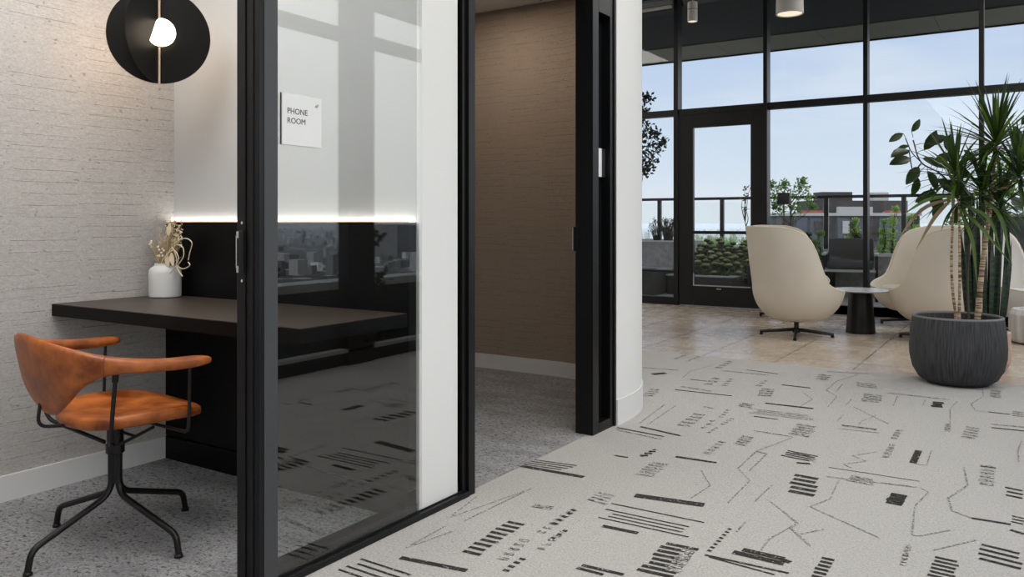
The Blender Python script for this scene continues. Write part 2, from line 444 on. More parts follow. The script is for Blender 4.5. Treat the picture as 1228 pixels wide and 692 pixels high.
Dsh('D',320,265,635,300,.018); Dsh('D',355,248,520,274,.03,3); Blk('D',(175,262),(240,268),(140,295),4,.5,2)
Dsh('D',910,238,1070,256,.022); Blk('D',(790,260),(880,265),(770,295),4,.7,2); Blk('D',(620,205),(640,210),(580,240),4,.5,2)
Blk('D',(800,215),(830,220),(770,240),3,.5,2); Blk('D',(1115,180),(1180,190),(1100,202),3,.6,2); Lin('D',(1025,278),(1080,318),(1000,365))
Dsh('D',820,340,1085,370,.030); Blk('D',(680,338),(760,350),(665,354),3,.7,2); Blk('D',(735,370),(1100,412),(725,392),4,.35,3)
Dsh('D',755,412,890,430,.014); Dsh('D',755,492,970,525,.012,2); Blk('D',(990,455),(1110,475),(950,505),5,.65,2)
Dsh('D',480,360,540,370,.022,2); Blk('D',(415,398),(490,408),(330,457),5,.5,2); Blk('D',(600,378),(630,380),(560,415),4,.5,3)
Blk('D',(620,425),(650,428),(570,455),4,.5,2); Blk('D',(520,435),(540,440),(470,472),3,.5,2); Blk('D',(540,476),(556,480),(500,500),3,.5,2)
Lin('D',(265,345),(125,450)); Lin('D',(330,350),(175,455)); Dsh('D',130,470,350,520,.018); Dsh('D',0,475,260,525,.014); Dsh('D',0,487,245,540,.012,2)
Blk('D',(690,520),(760,535),(645,560),5,.6,2); Blk('D',(560,550),(600,560),(480,610),5,.5,2); Blk('D',(200,595),(215,600),(135,630),4,.5)
Dsh('D',325,635,550,670,.022); Lin('D',(970,530),(770,605),(680,690)); Lin('D',(770,605),(830,620),(760,690))
Blk('D',(930,600),(1110,635),(900,627),4,.4,1); Dsh('D',0,632,60,640,.014)
Blk('E',(60,180),(130,190),(45,200),3,.6,2); Dsh('E',110,165,340,176,.016,2)
Lin('E',(280,180),(160,220),(105,268),(165,302),(115,360)); Lin('E',(195,235),(160,275)); Blk('E',(260,225),(390,240),(260,242),3,.5,2)
Blk('E',(310,290),(425,300),(290,325),5,.6,2); Dsh('E',445,283,785,320,.025,2); Blk('E',(690,335),(757,340),(680,355),3,.9,1)
Lin('E',(500,300),(475,355)); Lin('E',(655,320),(640,350)); Lin('E',(830,330),(790,370),(790,455)); Blk('E',(762,458),(795,460),(757,490),4,.8,2)
Blk('E',(875,470),(960,485),(850,522),5,.5,2); Dsh('E',1020,475,1228,497,.018); Dsh('E',1020,455,1228,475,.02,2)
Lin('E',(970,265),(975,300),(905,345),(930,380),(1000,390)); Dsh('E',1000,388,1120,402,.016); Blk('E',(1130,385),(1199,392),(1130,407),3,.5,2)
Dsh('E',190,463,385,487,.035,2); Dsh('E',190,461,385,485,.014,1); Lin('E',(285,460),(300,440),(380,408)); Lin('E',(255,360),(450,455))
Lin('E',(245,318),(210,355)); Lin('E',(200,405),(165,440)); Blk('E',(490,490),(530,495),(460,530),4,.65,2); Blk('E',(450,570),(490,575),(415,632),5,.65,2)
Dsh('E',170,480,400,505,.008,3); Blk('E',(1015,270),(1075,275),(1010,300),3,.7,2)
Lin('E',(1185,550),(1165,600),(1170,665))
# the same weave carries on nearer than and beside the photograph's view
for i in range(70):
    x, y = crng.uniform(-1.75, 0.5), crng.uniform(-1.4, 1.75)
    if crng.random() < 0.5:
        strip(Vector((x,y)), Vector((x+crng.uniform(.1,.35), y)), crng.uniform(.012,.04), crng.choice((1,2)))
    else:
        L0 = crng.uniform(.06,.25)
        for j in range(crng.randint(3,7)): strip(Vector((x, y-j*.022)), Vector((x+L0, y-j*.022)), .011, crng.choice((1,2)))
fl = struct('floor', bm, [carpet_light, cp_solid, cp_rough, cp_line])
bm = NB()
quad(bm, [(-3.35,0.3),(-1.905,0.3),(-1.905,2.4),(-3.35,2.4)], 0.002, 0)
quad(bm, [(-3.95,2.4),(-1.905,2.4),(-1.905,4.0)]+[(x,y) for x,y in reversed(arc(0.93))]+[(-3.95,4.98)], 0.002, 0)
struct('floor.001', bm, carpet_grey)
bm = NB(); quad(bm, [(-6.5,6.33),(0.62,6.33),(0.62,10.08),(-6.5,10.08)], 0.0, 0)
struct('floor.002', bm, tile)
# --- walls of the booths
struct('wall_left', B(XL-0.1, XL, 0.3, 2.44, 0, ZC), wp_left)
bm = NB(); box(bm, XL, XL+0.012, 0.3, 2.276, 0.0, 0.102, 0.002); struct('baseboard_left', bm, base_white)
struct('wall_partition', B(-3.95, -1.905, 2.32, 2.545, 0, ZC), upper_white)
bm = NB(); box(bm, -1.9045, -1.893, 2.3205, 2.556, 0.0, 2.25); struct('wall_end', bm, end_white)
bm = NB(); box(bm, XL, -1.905, 2.276, 2.3195, 0.105, 1.079, 0.002); box(bm, XL, -1.905, 2.268, 2.3195, 0, 0.102, 0.002)
struct('trim_1', bm, panel_black)
struct('wall_near', B(-3.45, XB, 0.18, 0.3, 0, ZC), white_paint)
# far booth wall bending round into the white outer end
inn, out = arc(0.90), arc(1.0)
def ring_wall(bm, a, b, z0, z1):
    P = list(a)+list(reversed(b)); prism(bm, P, z0, z1)
pin = [(-3.95,4.95)]+inn+[(-1.96,3.925)]
pmid = [(-3.95,5.0)]+arc(0.95)+[(-1.91,3.925)]
pout = [(-6.5,5.05)]+arc(1.0)+[(-1.86,3.925)]
bm = NB(); ring_wall(bm, pin, pmid, 0, 3.2); struct('wall_far', bm, wp_far, 30)
bm = NB(); ring_wall(bm, [(-6.5,5.0)]+pmid[1:], pout, 0, 3.2); struct('wall_right', bm, end_white, 30)
bm = NB(); ring_wall(bm, [(-3.95,4.938)]+arc(0.888)+[(-1.972,3.93)], [(-3.95,4.95)]+inn+[(-1.96,3.93)], 0, 0.105); struct('baseboard_far', bm, base_white, 30)
bm = NB(); ring_wall(bm, pout, [(-6.5,5.056)]+arc(1.006)+[(-1.854,3.925)], 0, 0.135); struct('baseboard_right', bm, base_white, 30)
struct('wall_back', B(-4.05, -3.95, 2.32, 5.05, 0, ZC), wp_far)
bm = NB(); box(bm, -4.05, -1.96, 0.18, 5.0, ZC, ZC+0.05)
box(bm, -4.0, -1.96, 4.4, 4.404, ZC-0.004, ZC, mi=1); box(bm, -2.9, -2.896, 2.6, 4.9, ZC-0.004, ZC, mi=1)
struct('ceiling', bm, [ceil_white, dark_trim])
struct('wall_front', B(XB, XF, -1.6, 3.92, 2.33, 3.2), white_paint)
struct('wall_front.001', B(XB, XF, -1.6, 0.5, 0, 2.33), ceil_dark)
struct('ceiling.001', B(-1.95, 0.75, -1.6, 6.33, 3.2, 3.3), ceil_white)
struct('wall_camera', B(-2.0, 0.75, -1.7, -1.6, 0, 3.3), ceil_dark)
struct('ceiling.002', B(-6.5, 0.75, 6.33, 10.0, 4.0, 4.1), ceil_dark)
struct('wall_bulkhead', B(-6.5, 0.75, 6.25, 6.33, 3.2, 4.1), ceil_dark)
struct('ceiling.003', B(-6.5, -1.86, 3.9, 6.3, 3.2, 3.3), ceil_white)
struct('wall_lounge', B(-6.6, -6.5, 5.0, 10.0, 0, 4.1), white_paint)
# --- booth front: fixed glazing (window_1) and the two sliding door frames
w1 = struct('window_1')
def bpart(name, m, parent, *boxes, bev=0.002):
    bm = NB()
    for b in boxes: box(bm, *b, bev=bev)
    return obj(name, bm, m, parent)
bpart('frame_post', black_frame, w1, (XB,XF,1.572,1.637,0,2.33), (XB-0.006,XB+0.03,1.568,1.572,0,2.3), (-1.905,-1.893,1.569,1.572,0,2.3), bev=0.0015)
bpart('reflection_strip', plain('post_reflection_grey', (0.045,0.047,0.052), 0.45), w1, (XF,XF+0.002,1.588,1.638,0,2.33), bev=0.0005)  # added strip; its grey stands in for window light reflected on the post
bpart('frame_post', black_frame, w1, (XB,XF-0.012,2.575,2.643,0,2.33), (-1.93,XF,2.60,2.643,0,2.33), (XB,-1.93,2.557,2.58,0,2.33), bev=0.0015)
bpart('bottom_rail', black_frame, w1, (XB,XF+0.004,1.637,2.6,0,0.022), (XB,-1.902,1.637,2.575,0.022,0.048), (-1.888,-1.884,1.637,2.6,0.022,0.027), bev=0.001)
bpart('head_rail', black_frame, w1, (XB,XF,0.5,3.93,2.25,2.33))
obj('glass_pane', B(-1.891,-1.883,1.63,2.325,0.03,2.26), booth_glass, w1)
d1 = struct('door_1')       # jamb of the near booth carries the latch
lp = bpart('latch_plate', black_frame, w1, (-1.955,-1.928,1.562,1.568,0.93,1.055))
bm = NB(); box(bm, -1.9555, -1.952, 1.558, 1.562, 0.945, 1.04, 0.0005); box(bm, -1.953, -1.944, 1.558, 1.562, 1.032, 1.052, 0.0005); box(bm, -1.953, -1.944, 1.558, 1.562, 0.932, 0.952, 0.0005)
obj('latch_edge', bm, chrome, lp)
for z in (0.908, 1.077):
    bm = NB(); lathe(bm, [(0,-.002),(.0045,-.002),(.0045,.002),(0,.003)], seg=12)
    bmesh.ops.rotate(bm, verts=bm.verts, matrix=Matrix.Rotation(PI/2, 3, 'X')); bmesh.ops.translate(bm, verts=bm.verts, vec=(-1.937,1.566,z))
    obj('screw', bm, chrome, lp, True)
bpart('door_jamb', black_frame, d1, (XB,XF,0.5,0.56,0,2.25))
d2 = struct('door_2')
bpart('door_jamb', black_frame, d2, (-1.97,XF,3.67,3.735,0,2.33), (-1.97,-1.94,3.735,3.87,0,2.33), (-1.97,XF,3.87,3.92,0,2.33),
      (-1.97,XF,3.735,3.87,0,0.05), (-1.97,XF,3.735,3.87,2.155,2.33), (-1.94,-1.918,3.765,3.785,0.05,2.155), (-1.94,-1.926,3.81,3.822,0.05,2.155), (-1.94,-1.92,3.845,3.87,0.05,2.155), (-1.875,-1.862,3.905,3.925,0,2.33), bev=0.0015)
lp2 = bpart('latch_plate', black_frame, d2, (-1.977,-1.95,3.662,3.67,0.93,1.055))
obj('screw', B(-1.982,-1.977,3.660,3.668,0.935,1.05), chrome, lp2)
# --- window wall of the lounge (window_2) with the glazed door (door_3)
YW = 10.03
w2 = struct('window_2')
ms = [-6.2,-5.05,-3.904,-2.757,-1.622,-0.4706,0.58]
for x in ms:
    w = 0.048 if x not in (-3.904,) else 0.06
    bpart('mullion', dark_trim, w2, (x-w/2,x+w/2,YW-0.02,YW+0.13,0,4.0))
zt0, zt1 = 2.455, 2.535
for x0, x1 in zip(ms, ms[1:]):
    bpart('transom', dark_trim, w2, (x0+.02,x1-.02,YW,YW+0.11,zt0,zt1))
    if x0 != -3.904:
        bpart('bottom_transom', dark_trim, w2, (x0+.02,x1-.02,YW,YW+0.11,0,0.10), (x0+.02,x1-.02,YW,YW+0.11,0.42,0.45) if x0 < -3.95 else (x0+.02,x1-.02,YW,YW+0.11,0,0.10))
        obj('glass_pane', B(x0+.02,x1-.02,YW+0.05,YW+0.056,0.09,zt0+.01), win_glass, w2)
    obj('glass_pane', B(x0+.02,x1-.02,YW+0.05,YW+0.056,zt1-.01,3.98), win_glass, w2)
d3 = struct('door_3')
xl, xr = -3.865, -2.785
sl = onY(831, YW)[0]; sr = onY(900, YW)[0]
bpart('door_frame', dark_trim, d3, (xl,sl,YW,YW+0.06,0.012,zt0), (sr,xr,YW,YW+0.06,0.012,zt0), (sl,sr,YW,YW+0.06,2.285,zt0), (sl,sr,YW,YW+0.06,0.012,0.26))
obj('door_glass', B(sl-.01,sr+.01,YW+0.027,YW+0.033,0.25,2.30), win_glass, d3)
bpart('push_bar', black, d3, (sl-.03,sr+.03,YW-0.05,YW-0.015,0.925,0.965))
bpart('glazing_bead', edge_light, d3, (sl,sr,YW-0.001,YW+0.02,0.26,0.272), (sl,sl+.008,YW-0.001,YW+0.02,0.272,0.42))
lk = at(862, 346.5, onY(862, YW)[1])
bpart('lock_cylinder', edge_light, d3, (lk.x-.03,lk.x+.03,YW-0.008,YW,lk.z-.010,lk.z+.004))
# --- east window wall beside the corridor (only seen reflected in the booth glass)
XE = 0.58
w3 = struct('window_3')
for y in (-1.55, 0.2, 1.9, 3.3, 5.95, 7.2, 8.5, 9.9):
    bpart('mullion', dark_trim, w3, (XE,XE+0.14,y-.03,y+.03,0,4.0))
obj('glass_pane', B(XE+0.06,XE+0.066,-1.6,10.0,0.08,3.98), win_glass, w3)
bpart('transom', dark_trim, w3, (XE,XE+0.12,-1.6,10.0,2.455,2.535))
bpart('bottom_transom', dark_trim, w3, (XE,XE+0.12,-1.6,10.0,0,0.10))
obj('lit_frame_strip', B(XE-0.03,XE+0.05,-1.6,10.0,0.10,0.125), edge_light, w3)  # pale strip stands in for light catching the bottom frame
bpart('head_panel', ceil_dark, w3, (XE-0.03,XE+0.15,-1.6,6.25,2.78,3.2))
bm = NB(); box(bm, XE-0.03, XE+0.07, 4.46, 4.752, 0, 3.2); struct('column', bm, dark_trim)
# =================================================================== BOOTH CONTENTS
t = thing('wall_mounted_desk', 'dark brown desk with thick black front edge inside the phone booth', 'desk', (-2.62,2.02,0))
def lo(t, x0,x1,y0,y1,z0,z1,bev=0.0):
    l = t.location; return B(x0-l.x,x1-l.x,y0-l.y,y1-l.y,z0-l.z,z1-l.z,bev=bev)
obj('desktop', lo(t,XL+.001,-1.91,1.763,2.275,0.7,0.7465,0.0), panel_black, t)
obj('wood_surface', lo(t,XL+.003,-1.912,1.766,2.274,0.7465,0.7485), desk_m, t)
bm = lo(t,XL+.004,-2.05,2.2,2.274,0.64,0.70); obj('support_rail', bm, panel_black, t)
a = M('led_strip'); led_m = a.bsdf((1,1,1), 0.5, emis=(1.0,0.97,0.92), estr=7.5)
a = M('led_warm'); led_w = a.bsdf((1,.6,.3), 0.5, emis=(1.0,0.48,0.16), estr=0.9)
o = obj('light_strip', B(XL+.002,-1.91,2.302,2.3185,1.0793,1.0835), led_m); tag(o, 'glowing light strip on the ledge between black panel and white wall', 'light strip')
o2 = obj('warm_edge', B(XL+.002,-1.91,2.284,2.288,1.0792,1.0832), led_w, o)
# sign on the booth glass
t = thing('door_sign', 'square white PHONE ROOM sign fixed on the booth glass', 'sign', (-1.883,1.741,1.388))
obj('sign_plate', B(0.0015,0.006,-0.079,0.080,-0.077,0.077), white_plastic, t)
obj('painted_tone_plate', B(0,0.0016,-0.081,0.0795,-0.0772,0.0772), black, t)  # black left margin paints the shadow of the sign's thickness
def text(body, size, loc, m, parent, name='lettering', align='LEFT'):
    cu = bpy.data.curves.new(name, 'FONT'); cu.body = body; cu.size = size; cu.align_x = align; cu.extrude = 0.0003
    tmp = bpy.data.objects.new(name, cu); C.objects.link(tmp)
    bpy.context.view_layer.update()
    me = bpy.data.meshes.new_from_object(tmp.evaluated_get(bpy.context.evaluated_depsgraph_get()))
    bpy.data.objects.remove(tmp); me.materials.clear(); me.materials.append(m)
    o = bpy.data.objects.new(name, me); C.objects.link(o); o.parent = parent
    o.location = loc; o.rotation_euler = (PI/2, 0, PI/2)
    return o
text('PHONE', 0.0245, (0.0063,-0.060,0.017), text_dark, t)
text('ROOM', 0.0245, (0.0063,-0.060,-0.012), text_dark, t)
bm = NB()
for k in range(3):
    y = 0.051+k*0.0045
    vs = [bm.verts.new((0.0063, y+dy, z)) for dy, z in ((0,0.046),(0.003,0.046),(0.007,0.057-(2-k)*0.002),(0.004,0.057-(2-k)*0.002))]
    bm.faces.new(vs)
obj('emblem', bm, plain('emblem_grey',(0.22,0.22,0.23)), t)
t = thing('sign_plate_narrow', 'narrow white sign plate set in the slot of the far black door post', 'sign', (-1.900,3.79,1.388))
obj('sign_plate', B(-0.003,0.003,-0.03,0.034,-0.074,0.074,bev=0.001), white_plastic, t)
obj('painted_tone_plate', B(-0.003,0.001,0.034,0.079,-0.074,0.074), plain('sign_reflection_grey',(0.035,0.037,0.04),0.3), t)  # grey paints the reflection of the sign's back beside it
# pendant ----------------------------------------------------------
pc = at(191, 43, 3.30)
t = thing('pendant_lamp', 'black folded disc pendant lamp with a glowing globe on a brass rod', 'lamp', pc, math.atan2(-pc.y,-pc.x)-PI/2)   # local +y looks at the viewer side
t.rotation_euler.z = math.atan2(-pc.y, -pc.x)-PI/2
R0 = 0.194
def disc(bm, a0, a1, ang, thick=0.004, n=48, r=R0):
    # sector of a disc turned about the vertical rod by ang
    ca, sa = math.cos(ang), math.sin(ang)
    pts = [(r*math.sin(a0+(a1-a0)*i/n), r*math.cos(a0+(a1-a0)*i/n)) for i in range(n+1)]
    f, b = [], []
    for x, z in pts:
        for lst, o_ in ((f, thick/2), (b, -thick/2)):
            lst.append(bm.verts.new((x*ca-o_*sa, x*sa+o_*ca, z)))
    bm.faces.new(f); bm.faces.new(b[::-1])
    for i in range(len(pts)):
        j = (i+1) % len(pts)
        bm.faces.new((f[i], f[j], b[j], b[i]))
bm = NB(); disc(bm, 0, 2*PI-0.0001, 0.0); shade = obj('disc_shade', bm, disc_black, t)
bmesh_dummy = None
bm = NB(); disc(bm, 0.05, PI-0.05, -0.0)
bmesh.ops.rotate(bm, verts=bm.verts, matrix=Matrix.Rotation(math.radians(51), 3, 'Z')); bmesh.ops.translate(bm, verts=bm.verts, vec=(0,0.006,0))
obj('folded_half_disc', bm, disc_black, t)
rimg = plain('disc_rim', srgb(150,130,110), 0.35, 0.4)
bm = NB(); tube(bm, [(R0*math.sin(2*PI*i/64), 0, R0*math.cos(2*PI*i/64)) for i in range(64)], 0.0014, 6, close=True); obj('disc_rim', bm, rimg, t)
bm = NB(); tube(bm, [(0,0.012,-R0-0.002),(0,0.012,-0.05)], 0.0048, 10); tube(bm, [(0,0.012,0.05),(0,0.012,2.62-pc.z)], 0.0048, 10); obj('rod', bm, brass, t)
bm = NB(); lathe(bm, [(0,0),(0.05,0),(0.05,0.02),(0,0.02)], (0,0.012,2.60-pc.z), 24); obj('ceiling_rose', bm, brass, t)
a = M('lamp_globe'); globe_m = a.bsdf((1,.95,.85), 0.4, emis=(1.0,0.84,0.62), estr=4.0)
bm = NB(); bmesh.ops.create_uvsphere(bm, u_segments=32, v_segments=20, radius=0.056)
cut = Vector((0.72,0.25,0.28)).normalized()      # the flat side of the globe sits against the folded half
bmesh.ops.bisect_plane(bm, geom=bm.verts[:]+bm.edges[:]+bm.faces[:], plane_co=cut*0.026, plane_no=cut, clear_outer=True)
ed = [e for e in bm.edges if e.is_boundary]; bmesh.ops.contextual_create(bm, geom=ed)
bmesh.ops.translate(bm, verts=bm.verts, vec=(-0.006,0.045,0.005)); obj('globe', bm, globe_m, t, 35)
def light(name, typ, loc, energy, color=(1,1,1), rot=(0,0,0), size=None, size_y=None, radius=None, spread=None):
    L = bpy.data.lights.new(name, typ); L.energy = energy; L.color = color
    if typ == 'AREA':
        L.shape = 'RECTANGLE'; L.size = size; L.size_y = size_y or size
        if spread: L.spread = spread
    if radius is not None and typ in ('POINT','SPOT'): L.shadow_soft_size = radius
    o = bpy.data.objects.new(name, L); C.objects.link(o); o.location = loc; o.rotation_euler = rot
    return o
light('lamp_glow', 'POINT', (pc.x-0.10, pc.y-0.02, pc.z-0.02), 1.7, (1.0,0.66,0.38), radius=0.05)
# vase and dried flowers -------------------------------------------
vc = at(195.5, 352, 3.575); vc.z = 0.749; vc.x = max(vc.x, XL+0.0745); vc.y = 2.19
t = thing('vase', 'white round shouldered vase on the desk by the textured wall', 'vase', vc)
bm = NB(); lathe(bm, [(0,0),(0.060,0),(0.0665,0.004),(0.068,0.012),(0.068,0.105),(0.066,0.118),(0.058,0.130),(0.047,0.136),(0.044,0.140),(0.044,0.148),(0.041,0.149),(0.039,0.147),(0.039,0.12),(0,0.12)], seg=40)
obj('vase_body', bm, plain('vase_white',(0.66,0.66,0.66),0.45,0,0.4,0.01), t, 35)
straw = plain('dried_straw', srgb(196,176,140), 0.8, 0, 0.2, 0.25, 60)
straw2 = plain('dried_cream', srgb(226,212,182), 0.8, 0, 0.2, 0.15, 60)
whitefl = plain('dried_white', srgb(235,228,212), 0.8, 0, 0.2, 0.08, 60)
fr = random.Random(11)
def vp(dx, dz, dy=0.0):     # offset from vase mouth: dx along view right, dz up
    return Vector((max(XL+.008, vc.x+dx*1.58-dy*.3), min(2.262, vc.y-abs(dx)*0.1+dy*0.6-0.005), vc.z+0.148+dz))
mouth = Vector((vc.x, vc.y, vc.z+0.125))
def stemthing(name, label, cat, group=None): return thing(name, label, cat, mouth, 0, group)
def stem_curve(tip, bow=0.02, r0=0.0011):
    tip = tip-mouth; st = Vector((max(-.028,min(.028,tip.x*.25)), max(-.02,min(.02,tip.y*.25)), 0.0))
    m1 = st+(tip-st)*0.5+Vector((fr.uniform(-bow,bow), 0, 0.01))
    return smooth_path([st, m1, tip], 6)
# pale grass plumes
for i, (dx, dz, lab) in enumerate(((-0.012,0.150,'tall straw grass plume in the middle of the white vase'), (0.030,0.175,'tallest straw grass plume leaning right from the white vase'), (0.008,0.105,'short straw grass plume at the centre of the white vase'), (0.055,0.13,'straw grass plume drooping right over the white vase'))):
    tip = vp(dx, dz, 0.01*i-.01); s = stemthing('dried_grass', lab, 'dried flower', 'dried grass plumes in the vase')
    P = stem_curve(tip); bm = NB(); tube(bm, P, 0.0012, 5); obj('stem', bm, straw, s)
    bm = NB(); d = (P[-1]-P[-4]).normalized()
    for j in range(120):
        tt = fr.random(); c = P[-1]-d*(0.085*(1-tt))+rvec(fr)*0.009*(0.4+math.sin(PI*min(1,tt*1.05))); blob = (d*1.2+rvec(fr)*0.8).normalized()
        bm.faces.new([bm.verts.new(c), bm.verts.new(c+blob*.012+rvec(fr)*.002), bm.verts.new(c+blob*.019)])
    obj('plume', bm, straw2, s)
# white button sprays
for i, (dx, dz, lab) in enumerate(((-0.040,0.085,'spray of small white button flowers at the left of the vase'), (-0.004,0.045,'low spray of small white button flowers at the front of the vase'))):
    s = stemthing('button_flower', lab, 'dried flower', 'white button flowers in the vase'); base = vp(dx, dz, -.02)
    bm = NB(); bh = NB()
    for j in range(9):
        tip = base+Vector((fr.uniform(-.022,.03), fr.uniform(-.02,.02), fr.uniform(-.018,.02)))
        P = stem_curve(tip, .01); tube(bm, P, 0.0008, 4)
        bmesh.ops.create_icosphere(bh, subdivisions=1, radius=fr.uniform(.0045,.007), matrix=Matrix.Translation(P[-1]))
    obj('stem', bm, straw, s); obj('flower_head', bh, whitefl, s, True)
# dark airy gypsophila behind
s = stemthing('gypsophila_spray', 'airy spray of dried baby breath rising behind the vase', 'dried flower'); bm = NB(); bh = NB()
for j in range(190):
    tip = vp(fr.uniform(0.0,0.082), fr.uniform(0.075,0.19), 0.02)
    P = stem_curve(tip, .015)
    if j % 2 == 0: tube(bm, P, 0.0006, 3)
    bmesh.ops.create_icosphere(bh, subdivisions=1, radius=fr.uniform(.0022,.0042), matrix=Matrix.Translation(P[-1]+rvec(fr)*.004))
obj('stem', bm, straw, s); obj('flower_head', bh, straw2, s, True)
# straw filler stems
s = stemthing('straw_bundle', 'bundle of fine straw stems filling the mouth of the white vase', 'dried flower'); bm = NB()
for j in range(130):
    tip = vp(fr.gauss(0.004,0.034), fr.uniform(0.02,0.12), fr.uniform(-.02,.02)); tube(bm, stem_curve(tip, .012), 0.0009, 3)
obj('stem', bm, straw, s)
# curled pods and ribbons on the right
for i, (pts, lab) in enumerate((
    ([(0.02,0.03),(0.05,0.085),(0.10,0.112),(0.135,0.095),(0.125,0.05),(0.118,0.02)], 'long pale curled ribbon looping at the top right of the vase'),
    ([(0.02,0.02),(0.06,0.08),(0.095,0.075),(0.10,0.035),(0.075,-0.005),(0.10,-0.018),(0.13,-0.002),(0.122,0.012)], 'pale curled ribbon hooked low at the right of the vase'),
    ([(0.02,0.03),(0.05,0.07),(0.07,0.03),(0.075,-0.015),(0.10,-0.05)], 'pale ribbon hanging down beside the shoulder of the vase'),
    ([(0.01,0.02),(0.06,0.06),(0.085,0.03),(0.07,-0.01),(0.045,-0.04)], 'pale ribbon curling back under toward the vase'))):
    s = stemthing('curled_ribbon', lab, 'dried flower', 'curled ribbons in the vase'); bm = NB()
    tube(bm, [p-mouth for p in smooth_path([vp(a_, b_, -0.012*i) for a_, b_ in [(0,-0.02)]+pts], 7)], 0.0022, 6); obj('stem', bm, straw2, s, True)
for i, (dx, dz, lab) in enumerate(((0.045,0.03,'broad pale dried leaf hanging at the right of the vase mouth'), (0.022,0.025,'small pale dried leaf folded over the rim of the vase'), (0.03,0.10,'broad tan dried leaf standing up right of the vase'))):
    s = stemthing('dried_leaf', lab, 'dried flower', 'dried leaves in the vase'); bm = NB()
    p = vp(dx, dz+0.02, -.02)-mouth; blob_leaf(bm, p, Vector((0.3,-.15,-1 if i < 2 else 1)), Vector((.5,-.8,.1)), 0.06, 0.022)
    tube(bm, smooth_path([Vector((0.005,0,0.0)), Vector((p.x*.6,p.y*.6,p.z*.8)), p], 4), 0.001, 4); obj('leaf', bm, straw2, s, True)
# task chair -------------------------------------------------------
t = thing('desk_chair', 'tan leather desk chair with black tube legs pushed under the desk', 'chair', (-2.615,1.59,0.002), math.radians(-8))
def seat_pt(a, r=1.0): 
    ca, sa = math.cos(a), math.sin(a)
    n = 2.6; k = (abs(ca)**n+abs(sa)**n)**(-1/n)
    w = 0.232-0.02*sa
    return Vector((w*k*ca*r, 0.212*k*sa*r+0.052, 0))
bm = NB(); rings = []
prof = [(0.0,0.452-0.012),(0.4,0.445),(0.75,0.449),(0.92,0.451),(0.985,0.443),(1.0,0.43),(0.985,0.416),(0.9,0.409),(0.0,0.405)]
n = 48
for r, z in prof:
    if r == 0: rings.append([bm.verts.new((0,0,z))])
    else:
        row = []
        for i in range(n):
            p = seat_pt(2*PI*i/n, r); row.append(bm.verts.new((p.x, p.y, z+0.02*max(0,(abs(p.x)/.23))**2*r-0.012*max(0,p.y/.22)**3)))
        rings.append(row)
for a_, b_ in zip(rings, rings[1:]):
    for k in range(n):
        k2 = (k+1) % n
        if len(a_) == 1: bm.faces.new((a_[0], b_[k], b_[k2]))
        elif len(b_) == 1: bm.faces.new((a_[k2], a_[k], b_[0]))
        else: bm.faces.new((a_[k2], a_[k], b_[k], b_[k2]))
obj('seat', bm, leather, t, 60)
key = [  # half path: x, y, ztop, zbot, half thickness
 (0.0,-0.240,0.728,0.462,0.016),(0.08,-0.238,0.722,0.478,0.016),(0.16,-0.225,0.706,0.520,0.017),(0.225,-0.200,0.690,0.572,0.019),
 (0.275,-0.160,0.675,0.607,0.024),(0.305,-0.105,0.664,0.617,0.030),(0.320,-0.04,0.654,0.615,0.035),(0.328,0.03,0.648,0.612,0.037),(0.332,0.10,0.647,0.613,0.036),(0.331,0.145,0.643,0.618,0.026),(0.330,0.158,0.636,0.624,0.012)]
half = []
for i in range(len(key)-1):
    k0 = key[max(0,i-1)] if i else (-key[1][0],)+key[1][1:]
    k1, k2 = key[i], key[i+1]; k3 = key[min(len(key)-1,i+2)]
    for j in range(5):
        u_ = j/5
        half.append(tuple(0.5*((2*b)+(c-a_)*u_+(2*a_-5*b+4*c-d)*u_*u_+(3*b-a_-3*c+d)*u_**3) for a_, b, c, d in zip(k0,k1,k2,k3)))
half.append(key[-1])
def loft(rows):
    bm = NB(); R = []
    for i, (x, y, zt, zb, w) in enumerate(rows):
        p0 = rows[max(0,i-1)]; p1 = rows[min(len(rows)-1,i+1)]
        d = Vector((p1[0]-p0[0], p1[1]-p0[1], 0))
        d = d.normalized() if d.length > 1e-6 else Vector((1,0,0)); nn = Vector((d.y,-d.x,0))
        h = (zt-zb)/2; zc = (zt+zb)/2; row = []
        lean = 0.30*min(1, max(0.1, (h-.02)/.1))
        for k in range(16):
            a_ = 2*PI*k/16; cx_, sz_ = math.cos(a_), math.sin(a_)
            cx_ = math.copysign(abs(cx_)**0.65, cx_); sz_ = math.copysign(abs(sz_)**0.65, sz_)
            q = Vector((x,y,zc))+nn*(cx_*w+lean*sz_*h*0.9)+Vector((0,0,sz_*h)); row.append(bm.verts.new(q))
        R.append(row)
    for a_, b_ in zip(R, R[1:]):
        for k in range(16): bm.faces.new((a_[k], a_[(k+1)%16], b_[(k+1)%16], b_[k]))
    bm.faces.new(R[0]); bm.faces.new(R[-1][::-1])
    return bm
SI = 21
mir = lambda L: [(-x,y,zt,zb,w) for x,y,zt,zb,w in reversed(L)]
obj('backrest', loft(mir(half[1:SI+1])+half[:SI+1]), leather, t, 60)
